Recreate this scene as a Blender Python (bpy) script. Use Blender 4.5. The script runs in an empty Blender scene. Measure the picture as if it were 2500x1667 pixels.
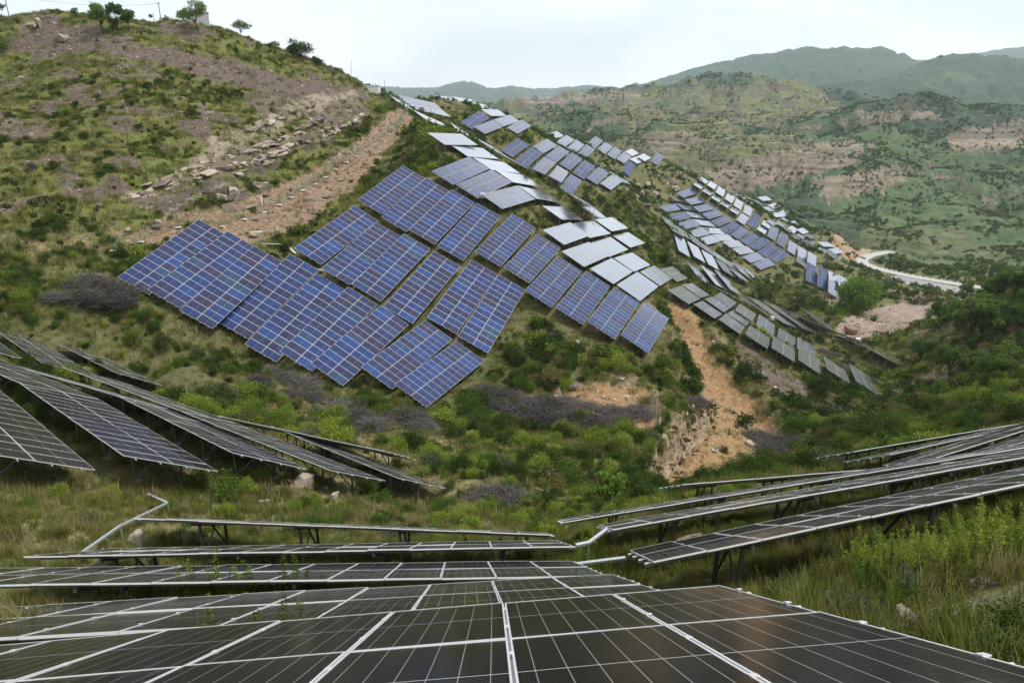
import bpy, bmesh, math, random
import numpy as np
from mathutils import Matrix, Vector

random.seed(7); RNG = np.random.default_rng(7)
scene = bpy.context.scene
COL = scene.collection
D = bpy.data

# ------------------------------------------------------------------ camera, sky, sun, exposure
PITCH = math.radians(19.9)
FPX = 1667.0                      # focal length in pixels of the 2500 x 1667 photograph (24 mm lens)
cam_d = D.cameras.new('camera'); cam_d.sensor_width = 36.0; cam_d.lens = 36.0 * FPX / 2500.0
cam_d.clip_start = 0.05; cam_d.clip_end = 30000.0
cam = D.objects.new('camera', cam_d); COL.objects.link(cam)
cam.location = (0, 0, 0); cam.rotation_euler = (math.pi / 2 - PITCH, 0, 0)
scene.camera = cam

SUN_EL = math.radians(62); SUN_AZ = math.radians(100)      # azimuth from +Y towards +X: high, from the right
world = D.worlds.new('World'); scene.world = world; world.use_nodes = True
wn = world.node_tree; wn.nodes.clear()
def wnode(t, **k):
    n = wn.nodes.new(t)
    for a, b in k.items(): setattr(n, a, b)
    return n
w_out = wnode('ShaderNodeOutputWorld'); w_bg = wnode('ShaderNodeBackground'); w_bg.inputs['Strength'].default_value = 0.1
w_sky = wnode('ShaderNodeTexSky', sky_type='NISHITA'); w_sky.sun_disc = False
w_sky.sun_elevation = SUN_EL; w_sky.sun_rotation = SUN_AZ; w_sky.altitude = 900; w_sky.air_density = 1.2; w_sky.dust_density = 2.5
w_tc = wnode('ShaderNodeTexCoord'); w_map = wnode('ShaderNodeMapping'); w_map.inputs['Scale'].default_value = (1.2, 1.2, 4.2)
w_no = wnode('ShaderNodeTexNoise'); w_no.inputs['Scale'].default_value = 2.3; w_no.inputs['Detail'].default_value = 6; w_no.inputs['Roughness'].default_value = .55; w_no.inputs['Distortion'].default_value = .4
w_cr = wnode('ShaderNodeValToRGB')
w_cr.color_ramp.elements[0].position = .36; w_cr.color_ramp.elements[0].color = (5.35, 5.55, 5.7, 1)
w_cr.color_ramp.elements[1].position = .62; w_cr.color_ramp.elements[1].color = (7.3, 7.35, 7.3, 1)
# an overcast sky brightens evenly from the horizon to the zenith
w_sep = wnode('ShaderNodeSeparateXYZ'); w_grad = wnode('ShaderNodeMapRange'); w_grad.inputs[1].default_value = 0.0; w_grad.inputs[2].default_value = 1.0; w_grad.inputs[3].default_value = 1.0; w_grad.inputs[4].default_value = 1.4
w_mul = wnode('ShaderNodeVectorMath', operation='SCALE')
w_mix = wnode('ShaderNodeMix', data_type='RGBA'); w_mix.inputs['Factor'].default_value = .94
wl = wn.links.new
wl(w_tc.outputs['Generated'], w_map.inputs['Vector']); wl(w_map.outputs['Vector'], w_no.inputs['Vector'])
wl(w_no.outputs['Fac'], w_cr.inputs['Fac']); wl(w_sky.outputs['Color'], w_mix.inputs['A']); wl(w_tc.outputs['Generated'], w_sep.inputs[0]); wl(w_sep.outputs[2], w_grad.inputs[0]); wl(w_cr.outputs['Color'], w_mul.inputs[0]); wl(w_grad.outputs[0], w_mul.inputs['Scale']); wl(w_mul.outputs[0], w_mix.inputs['B'])
wl(w_mix.outputs['Result'], w_bg.inputs['Color']); wl(w_bg.outputs['Background'], w_out.inputs['Surface'])

sun_d = D.lights.new('sun', 'SUN'); sun_d.energy = 2.5; sun_d.angle = math.radians(8); sun_d.color = (1.0, .95, .87)
sun = D.objects.new('sun', sun_d); COL.objects.link(sun)
_sv = Vector((math.sin(SUN_AZ) * math.cos(SUN_EL), math.cos(SUN_AZ) * math.cos(SUN_EL), math.sin(SUN_EL)))
sun.rotation_euler = _sv.to_track_quat('Z', 'Y').to_euler(); sun.location = (40, -20, 80)

vs = scene.view_settings; vs.view_transform = 'Standard'; vs.look = 'None'; vs.exposure = 0.76; vs.gamma = 1.0; vs.use_curve_mapping = False
scene.cycles.use_denoising = True
scene.cycles.max_bounces = 5; scene.cycles.diffuse_bounces = 2; scene.cycles.glossy_bounces = 2; scene.cycles.transmission_bounces = 2; scene.cycles.transparent_max_bounces = 4
scene.cycles.volume_bounces = 1
scene.cycles.sample_clamp_indirect = 4.0

HAZE = 0.85e-4                     # density of the valley air, built last

# ------------------------------------------------------------------ pixel <-> world
CP, SP = math.cos(PITCH), math.sin(PITCH)
def project(p):
    p = np.asarray(p, float)
    xc = p[..., 0]; yc = -SP * p[..., 1] - CP * p[..., 2]; zc = CP * p[..., 1] - SP * p[..., 2]
    zs = np.where(zc > .05, zc, .05)
    return 1250 + FPX * xc / zs, 833.5 + FPX * yc / zs, zc
def ray(u, v):
    a = (u - 1250) / FPX; b = (v - 833.5) / FPX
    return np.array([a, CP - SP * b, -CP * b - SP])

# ------------------------------------------------------------------ noise
_perm = np.random.default_rng(3).permutation(512)
_perm = np.concatenate([_perm, _perm, _perm])
_ga = np.random.default_rng(4).uniform(0, 2 * np.pi, 512); _gx, _gy = np.cos(_ga), np.sin(_ga)
def perlin(x, y):
    xi = np.floor(x).astype(np.int64); yi = np.floor(y).astype(np.int64)
    xf = x - xi; yf = y - yi
    u = xf * xf * xf * (xf * (xf * 6 - 15) + 10); v = yf * yf * yf * (yf * (yf * 6 - 15) + 10)
    def g(ix, iy, dx, dy):
        h = _perm[(_perm[ix & 511] + iy) & 511]
        return _gx[h] * dx + _gy[h] * dy
    n00 = g(xi, yi, xf, yf); n10 = g(xi + 1, yi, xf - 1, yf); n01 = g(xi, yi + 1, xf, yf - 1); n11 = g(xi + 1, yi + 1, xf - 1, yf - 1)
    a = n00 + u * (n10 - n00); b = n01 + u * (n11 - n01)
    return (a + v * (b - a)) * 1.5
def fbm(x, y, o=4, gain=.5):
    s = 0; a = 1.0; f = 1.0
    for i in range(o):
        s = s + a * perlin(x * f + 17.3 * i, y * f - 9.1 * i); a *= gain; f *= 2.03
    return s
def sstep(a, b, x):
    t = np.clip((x - a) / (b - a), 0, 1); return t * t * (3 - 2 * t)
def inpoly(u, v, poly):
    r = np.zeros(u.shape, bool); n = len(poly); j = n - 1
    for i in range(n):
        xi, yi = poly[i]; xj, yj = poly[j]
        c = ((yi > v) != (yj > v))
        with np.errstate(divide='ignore', invalid='ignore'):
            r ^= c & (u < (xj - xi) * (v - yi) / (yj - yi + 1e-12) + xi)
        j = i
    return r

# ------------------------------------------------------------------ survey data: table poses and spot heights (metres, camera at the origin)
TABS_TXT = """
T1 -44.33 88.46 -19.89 21.6 19.1 28.5 13
T2 -39.84 86.62 -21.13 22.1 18.3 29.3 13
T3 -35.92 85.53 -23.17 21.4 20.5 29.5 13
T4 -31.72 86.41 -24.69 25.6 22.8 27.9 13
T5 -27.63 83.92 -26.80 25.7 22.4 28.6 13
T6 -22.69 81.31 -27.41 22.5 16.5 29.9 13
T7 -18.36 79.12 -28.79 23.2 11.3 30.9 13
T8 -12.79 80.01 -30.36 23.5 5.0 29.1 13
T9 -8.42 76.98 -31.76 23.6 0.9 28.3 13
U1 -25.78 100.86 -19.47 24.2 15.1 29.5 13
U2 -21.29 96.70 -21.30 21.2 15.0 28.1 13
U3 -16.89 94.93 -22.88 21.8 16.6 29.4 13
U4 -12.42 93.23 -25.31 23.2 18.2 28.8 13
U5 -6.79 93.81 -26.87 22.4 19.2 29.3 13
U6 -2.61 91.83 -28.76 21.7 20.0 29.9 13
V1 -19.77 115.34 -14.76 22.3 15.7 28.9 13
V2 -15.45 111.81 -16.68 23.2 17.5 29.1 13
V3 -11.01 110.42 -18.40 23.1 17.2 28.1 13
V4 -6.62 108.49 -20.43 22.8 17.7 28.3 13
V5 -0.81 108.30 -21.77 23.1 13.4 29.3 13
V6 3.43 105.81 -24.14 22.2 9.2 28.7 13
V7 6.57 101.15 -26.68 22.2 7.4 29.3 13
V8 10.96 99.43 -28.71 22.3 7.4 28.8 13
V9 15.29 97.03 -30.37 22.7 4.7 28.7 13
V10 19.91 96.01 -32.31 22.9 2.2 29.0 13
W1 9.94 122.01 -23.43 23.0 -4.3 29.1 13
W2 15.78 134.77 -25.08 23.7 -6.8 31.0 13
W3 22.02 149.99 -26.83 22.7 -7.0 28.8 13
W4 12.97 116.72 -26.04 23.7 -4.8 28.6 13
W5 19.27 132.75 -28.16 23.3 -5.9 29.6 13
W6 25.78 148.54 -29.98 22.6 -7.3 28.5 13
W7 17.26 114.35 -28.39 21.7 -5.4 27.6 13
W8 23.84 131.77 -30.97 23.0 -7.5 28.8 13
W9 21.58 112.54 -30.61 23.0 -5.0 29.2 13
W10 28.73 131.70 -33.70 21.8 -8.2 30.1 13
W11 37.33 152.48 -38.71 23.1 -10.3 32.4 13
W0a 10.03 133.33 -21.70 21.1 -9.1 29.5 13
W0b 18.39 164.79 -26.76 27.4 -7.1 31.3 13
W0c 24.43 213.85 -32.95 11.2 -7.5 29.4 13
P0a -27.62 219.68 -2.53 41.0 -9.0 29.8 13
P0b -25.77 225.53 -4.64 40.4 -9.1 27.0 13
P0c -30.01 240.17 -5.38 40.8 -15.8 28.0 13
P0d -19.67 181.19 -6.44 22.0 -13.2 30.7 13
P0e -30.57 202.75 -2.52 27.0 -17.9 30.9 7
P0f -14.92 215.67 -10.80 44.7 -28.0 28.6 7
P1 -12.14 148.12 -8.80 23.3 -3.7 29.2 13
P2 -7.66 148.90 -11.50 23.8 -6.5 28.4 13
P3 -9.09 126.51 -12.87 22.8 4.9 27.9 13
P4 -4.77 124.44 -14.98 22.9 4.1 28.1 13
P5 -2.85 140.67 -13.50 23.1 -8.3 28.3 13
P6 1.50 139.82 -15.95 24.5 -9.9 28.1 13
P7 -0.26 124.10 -17.28 25.3 -0.7 28.8 13
P8 5.80 137.12 -18.77 23.6 -11.1 28.2 13
Y7 -24.95 274.90 -1.73 24.1 -3.8 28.9 13
Y8 -17.78 279.90 -2.41 25.9 -4.2 28.2 13
Y9 -12.09 288.37 -4.46 23.6 -5.3 27.5 13
Y3 -6.51 268.58 -6.50 22.9 -1.4 29.8 13
Y1 -12.44 245.82 -8.26 22.7 13.2 29.6 13
Y2 -7.89 244.83 -10.51 23.7 6.8 29.0 13
Y4 -1.92 265.31 -9.14 23.7 5.2 29.0 13
Y5 2.79 265.48 -11.33 22.0 8.8 28.1 13
Y6 12.25 340.55 -15.98 8.8 -1.6 31.3 13
Y10 21.74 354.19 -19.11 22.7 3.1 29.1 13
Y11 24.71 325.54 -19.99 20.9 7.6 28.4 13
Y12 29.58 324.63 -22.33 19.3 9.1 28.8 13
Y13 34.28 324.37 -24.68 20.2 11.8 29.5 13
Y14 41.02 349.97 -22.30 22.2 11.1 29.7 13
Y15 46.17 350.92 -25.09 22.6 9.3 29.7 13
Y16 51.16 351.51 -27.46 22.3 10.6 29.3 13
Y17 56.06 352.25 -29.80 23.0 8.8 29.7 13
Y18 62.27 366.30 -28.34 22.9 1.0 29.6 13
Y19 63.39 357.00 -31.42 23.8 -0.3 28.9 13
Y20 69.12 367.97 -31.01 23.5 1.5 29.5 13
Y21 57.50 344.28 -33.86 22.5 17.6 30.2 13
Y22 76.94 372.30 -32.20 22.9 13.6 28.3 13
Y23 1.11 238.91 -16.93 23.0 12.1 28.7 13
Y24 5.86 236.69 -19.84 21.6 12.8 27.1 13
Y25 12.01 255.70 -17.58 22.8 7.2 29.7 13
Y26 10.98 235.85 -22.54 18.2 10.1 25.1 13
Y27 16.47 253.71 -20.21 22.5 9.9 26.9 13
Y28 15.81 234.67 -25.29 15.0 8.2 28.9 13
Y29 21.22 252.22 -22.62 21.8 11.0 28.7 13
Y30 19.67 230.72 -28.11 18.1 11.7 26.2 13
Y31 25.87 250.77 -25.31 21.8 12.4 28.0 13
Y32 31.02 252.04 -27.60 23.2 9.6 29.2 13
Y33 36.09 252.88 -30.12 23.3 5.3 29.0 13
YS1 18.50 302.68 -19.00 11.2 -3.8 28.9 13
YS2 21.74 271.95 -19.58 10.0 -6.6 29.6 13
YS4 35.61 281.41 -27.52 18.8 -9.9 31.1 13
YS5 40.46 278.60 -29.94 15.5 -7.8 26.5 13
YS6 42.23 267.94 -30.97 23.5 -10.2 29.6 13
G1 87.94 347.52 -46.59 41.1 2.7 28.0 13
G2 91.63 344.28 -49.92 44.1 -0.9 29.1 13
G3 95.34 341.17 -53.04 44.8 -0.5 29.2 13
G4 99.30 338.61 -55.78 43.4 1.2 29.1 13
G5 103.04 335.25 -58.49 42.9 2.9 28.7 13
G6 106.39 330.66 -60.96 43.3 6.0 28.6 13
G7 109.82 326.54 -62.77 38.4 5.3 26.9 13
G8 113.15 322.00 -64.59 39.0 6.0 27.1 13
G9 116.48 317.82 -66.26 41.4 7.9 27.5 13
G10 119.17 312.40 -67.98 40.5 9.1 27.3 13
G11 122.15 307.64 -69.72 40.7 7.2 27.4 13
K1 82.18 339.02 -48.78 41.6 -13.4 27.8 13
K2 85.65 335.00 -51.96 44.2 -11.7 29.2 13
K3 89.21 330.37 -55.00 45.8 -11.2 27.9 13
K4 91.81 323.95 -57.55 45.1 -10.8 27.8 13
K5 94.09 315.00 -59.60 43.4 -9.4 28.6 13
K6 96.45 308.10 -61.31 43.7 -8.1 29.1 13
K7 99.75 303.49 -63.23 43.4 -6.6 28.6 13
K8 102.96 299.26 -65.24 42.8 -4.7 28.1 13
K9 106.29 294.86 -67.49 42.5 -2.5 28.3 13
K10 109.86 291.42 -69.53 42.8 -0.5 27.7 13
J1 75.25 325.23 -50.54 43.7 -1.2 29.7 13
J2 77.14 314.71 -52.87 43.6 1.9 26.7 13
J3 78.99 303.31 -54.30 41.7 0.2 27.7 13
J4 81.22 294.26 -56.34 39.3 -1.5 27.8 13
J5 85.08 290.78 -58.83 36.8 -3.2 28.1 13
M1 57.48 251.04 -44.02 4.5 1.8 29.2 13
M2 62.03 248.12 -47.17 4.6 2.0 29.1 13
M3 67.17 247.19 -50.36 7.5 0.4 30.2 13
M4t 70.94 244.48 -52.83 8.7 -1.1 30.6 13
M5 75.13 242.54 -55.50 8.6 -1.3 30.8 13
M6 79.92 244.13 -58.46 8.3 -1.0 28.4 13
N0 58.38 241.68 -45.71 5.4 -1.7 27.7 13
N1 57.32 227.93 -47.79 5.3 11.9 30.5 13
N2 62.52 228.34 -50.27 4.5 7.9 29.3 13
N3 67.43 227.50 -52.93 5.2 6.5 28.5 13
N4 72.02 225.52 -55.15 4.0 3.2 29.1 13
N5 76.35 223.81 -57.14 5.0 -1.6 28.6 13
M7 83.15 241.65 -59.86 3.7 2.2 31.4 13
M8 90.94 251.40 -64.49 -8.6 9.9 30.6 13
M11 107.64 259.20 -73.80 -3.3 11.0 30.8 13
M12 112.03 259.13 -75.18 2.1 11.6 27.9 13
M10 105.03 268.01 -72.68 -1.1 6.9 30.7 13
Q1 97.43 265.22 -71.30 -1.8 4.7 30.1 13
Q2 99.86 255.99 -71.91 -4.4 3.8 28.6 13
R1 58.47 209.47 -52.65 -1.9 7.9 29.5 13
R0 51.61 204.29 -49.67 2.4 -2.3 29.1 13
R2 63.90 210.61 -54.57 -4.5 10.2 27.1 13
R3 68.48 210.48 -56.09 -4.6 10.7 29.0 13
X1 33.20 126.37 -36.13 23.4 -11.0 27.6 13
X2 39.78 142.36 -39.73 23.1 -12.7 29.5 13
X3 38.11 126.61 -39.18 22.9 -13.2 28.5 13
X4 44.86 142.63 -42.95 22.8 -12.9 28.9 13
X5 51.10 157.12 -46.26 23.5 -10.5 28.8 13
X6 42.85 125.92 -41.80 22.5 -12.1 28.9 13
X7 50.36 143.92 -46.50 23.1 -13.1 27.9 13
X8 55.88 155.82 -48.95 22.7 -9.7 28.1 13
X9 47.44 123.94 -43.83 22.5 -10.9 27.7 13
X10 60.83 155.12 -51.99 22.6 -6.3 29.4 13
X11 51.36 120.96 -45.13 22.5 -10.0 26.3 13
X12 66.46 155.74 -55.34 22.7 -8.5 26.3 13
X13 55.83 119.29 -46.74 23.0 -8.7 27.9 13
X14 73.23 159.42 -59.13 22.9 -7.4 22.2 13
X15 60.60 118.08 -48.31 22.6 -10.9 28.0 13
X16 66.69 119.45 -50.77 21.6 -8.0 28.1 13
T1s 103.24 375.48 -43.57 21.3 -1.4 30.3 13
T2s 97.03 360.78 -44.44 22.0 -0.9 28.5 13
T3s 107.92 374.80 -46.06 21.5 2.0 29.6 13
T4s 101.31 358.23 -47.51 22.6 -2.9 28.0 13
T5s 111.87 371.22 -48.95 21.7 5.5 30.0 13
T6s 105.71 356.79 -50.60 21.4 -1.3 28.4 13
T7s 116.19 368.19 -51.93 22.3 5.6 30.2 13
T8s 110.36 355.57 -53.41 23.6 -2.3 28.3 13
T9s 120.14 365.26 -54.77 21.7 6.7 29.3 13
T10s 114.82 353.28 -56.36 22.7 -2.2 28.1 13
T11s 124.73 363.16 -57.69 22.0 7.9 29.1 13
T12s 117.17 346.71 -59.38 27.6 5.1 28.6 13
T13s 124.54 351.19 -61.07 30.7 16.8 29.5 13
T14s 122.05 384.00 -50.39 26.4 -8.7 26.7 13
T15s 133.53 405.24 -56.53 34.9 -7.7 28.2 13
T16s 143.99 418.92 -62.13 35.3 -6.9 28.7 13
T18s 167.92 458.67 -65.12 42.4 -3.5 28.2 13
T19s 171.25 449.39 -68.49 37.9 -1.1 28.4 13
T20s 149.92 401.67 -63.07 36.4 -8.5 28.0 13
T21s 159.49 432.62 -69.49 28.4 -9.6 28.6 13
T22s 173.81 439.20 -71.93 34.1 -0.5 28.9 13
T22b 153.09 396.87 -65.71 37.1 -7.2 27.3 13
T23s 162.57 427.10 -72.30 30.4 -3.2 28.7 13
T24s 168.59 424.42 -73.81 37.2 -3.8 28.0 13
T25s 149.44 379.54 -67.83 28.7 -4.8 28.9 13
T26s 174.16 420.82 -75.23 33.9 -3.1 28.9 13
T27s 153.31 377.86 -70.55 26.4 -4.8 29.2 13
T28s 159.22 385.35 -72.06 31.6 -2.4 30.9 13
T29s 167.76 391.97 -74.10 35.2 -4.2 29.0 13
T30s 154.49 368.23 -73.23 22.9 -3.4 28.5 13
T31s 162.99 381.32 -74.99 29.5 -3.8 27.9 13
T32s 170.98 387.92 -76.53 34.3 -7.3 27.5 13
T33s 160.43 369.57 -76.36 25.9 -3.2 26.6 13
T34s 167.66 379.55 -77.67 28.2 -3.1 28.5 13
T35s 166.00 371.19 -79.04 25.4 -6.8 26.9 13
T36s 179.37 385.27 -80.53 48.3 -8.6 27.3 13
T37s 172.69 374.07 -81.27 28.1 -2.2 28.7 13
T38s 157.22 329.91 -73.82 28.9 -4.3 31.0 13
T39s 183.50 381.13 -83.42 44.2 -4.7 26.6 13
T40s 183.01 370.94 -86.46 30.7 -3.7 28.3 13
T41s 168.67 357.16 -83.36 29.4 -9.6 27.3 13
T42s 175.25 357.86 -86.31 30.5 -9.3 26.9 13
T46s 187.17 454.16 -72.54 33.7 -13.9 29.6 13
T47s 191.19 450.65 -75.02 39.3 -17.8 31.4 13
T48s 197.26 449.59 -78.69 34.4 -14.3 29.7 13
T45s 211.39 527.15 -81.03 29.8 -10.6 28.3 13
T51s 126.35 342.96 -64.03 25.7 -0.7 28.6 13
T52s 132.43 354.81 -63.68 23.8 -1.1 29.4 13
T53s 139.26 365.60 -64.72 28.6 -5.1 28.4 13
T54s 132.10 343.45 -66.06 26.2 11.1 29.0 13
T55s 135.39 338.52 -68.51 26.5 12.6 29.2 13
T56s 137.46 330.18 -70.70 23.8 8.7 27.6 13
T57s 140.48 325.51 -72.40 22.1 8.0 29.3 13
T58s 133.32 308.72 -72.55 22.4 -2.7 28.1 13
T59s 142.75 319.03 -73.64 22.9 7.5 28.1 13
T60s 132.98 295.98 -74.94 21.4 19.1 28.9 13
T61s 136.66 292.38 -76.07 20.4 23.5 29.7 13
T62s 143.15 295.85 -76.59 22.8 1.5 26.5 13
T63s 137.44 282.49 -77.98 22.2 9.4 28.9 13
T64s 145.04 290.23 -77.55 23.1 5.5 28.3 13
T65s 180.44 352.96 -89.11 32.4 -15.3 29.7 13
T66s 175.77 354.92 -87.30 30.4 -14.0 29.4 13
T67s 170.23 355.99 -84.97 28.5 -12.9 28.0 13
T68s 184.56 350.94 -90.23 36.0 -15.6 34.4 13
F1 -5.16 3.55 -3.91 -93.7 -2.7 34.8 13
F2 -5.38 8.29 -7.30 -94.3 -0.2 34.9 13
F3 -6.77 13.06 -10.40 -93.8 2.0 33.8 15
F4 -5.82 17.56 -13.06 -92.8 0.8 34.0 13
F5 -6.03 22.50 -15.75 -89.3 2.2 34.7 13
RA 11.45 14.14 -8.63 -93.6 -11.6 34.8 15
RB 10.86 19.00 -11.70 -93.7 -9.2 33.9 14
L1 -24.44 28.60 -13.80 -49.2 -1.6 32.9 13
L2 -21.25 32.53 -16.37 -49.4 -2.8 32.5 13
L3 -18.29 36.54 -18.83 -49.1 -5.2 33.7 13
L5 -11.30 42.88 -24.09 -48.9 -5.5 32.9 13
L7 -45.21 61.46 -23.23 -48.7 -1.1 33.2 13
L8 -40.98 64.28 -25.62 -50.3 -2.4 33.7 13
L2b -33.31 41.17 -16.57 -59.7 1.4 32.8 13
L3b -30.40 44.57 -19.41 -64.4 0.8 34.8 13
L4 -14.80 38.49 -20.85 -54.6 -2.4 33.3 13
L4b -27.43 46.78 -21.11 -59.0 0.4 33.4 13
L6 -14.88 46.40 -24.58 -71.4 2.1 34.9 13
L9 -42.79 50.07 -17.06 -48.7 -1.1 33.2 13
RC 12.20 24.26 -14.78 -93.5 -8.4 33.8 18
RD 14.67 29.74 -17.82 -93.5 -3.2 33.7 12
RF 27.86 32.96 -16.63 -101.5 -11.3 35.5 13
RG 28.35 37.46 -19.64 -101.5 -6.3 35.0 13
RH 28.81 41.96 -22.29 -101.5 -3.4 34.7 13
RI 28.61 28.70 -13.68 -98.7 -14.2 34.9 12
E1 68.51 182.38 -55.92 -15.7 5.8 26.0 13
E2 75.03 189.35 -59.15 -8.3 3.2 20.0 20
E3 80.54 189.45 -60.68 -5.7 1.1 20.0 22
E4 90.19 190.55 -62.21 -8.0 5.1 26.0 13
E5 85.59 188.12 -61.53 -11.8 -3.2 26.0 20
E6 89.80 171.52 -60.93 -4.3 -7.1 26.0 13
E7 90.25 156.09 -59.87 4.9 -6.8 26.0 13
E8 75.05 121.31 -54.45 10.1 -10.4 26.0 13
S1 51.66 190.34 -48.85 -28.0 8.0 26.0 13
S2 57.74 175.90 -50.06 -18.3 2.1 26.0 13
S3 -4.62 173.38 -12.50 -22.6 9.5 26.0 13
S4 0.73 161.49 -14.56 -19.9 5.9 26.0 13
S5 7.20 156.59 -16.96 -23.6 4.9 26.0 13
S6 14.76 147.64 -21.27 -12.6 2.2 26.0 13
T17a 139.68 406.21 -57.58 34.1 -12.3 26.0 13
T17b 145.38 407.32 -59.95 33.5 -10.9 27.3 13
T49a 201.36 447.36 -80.96 35.0 -15.6 29.6 13
T49b 190.18 411.44 -77.59 35.5 -15.8 28.8 13
"""
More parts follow.
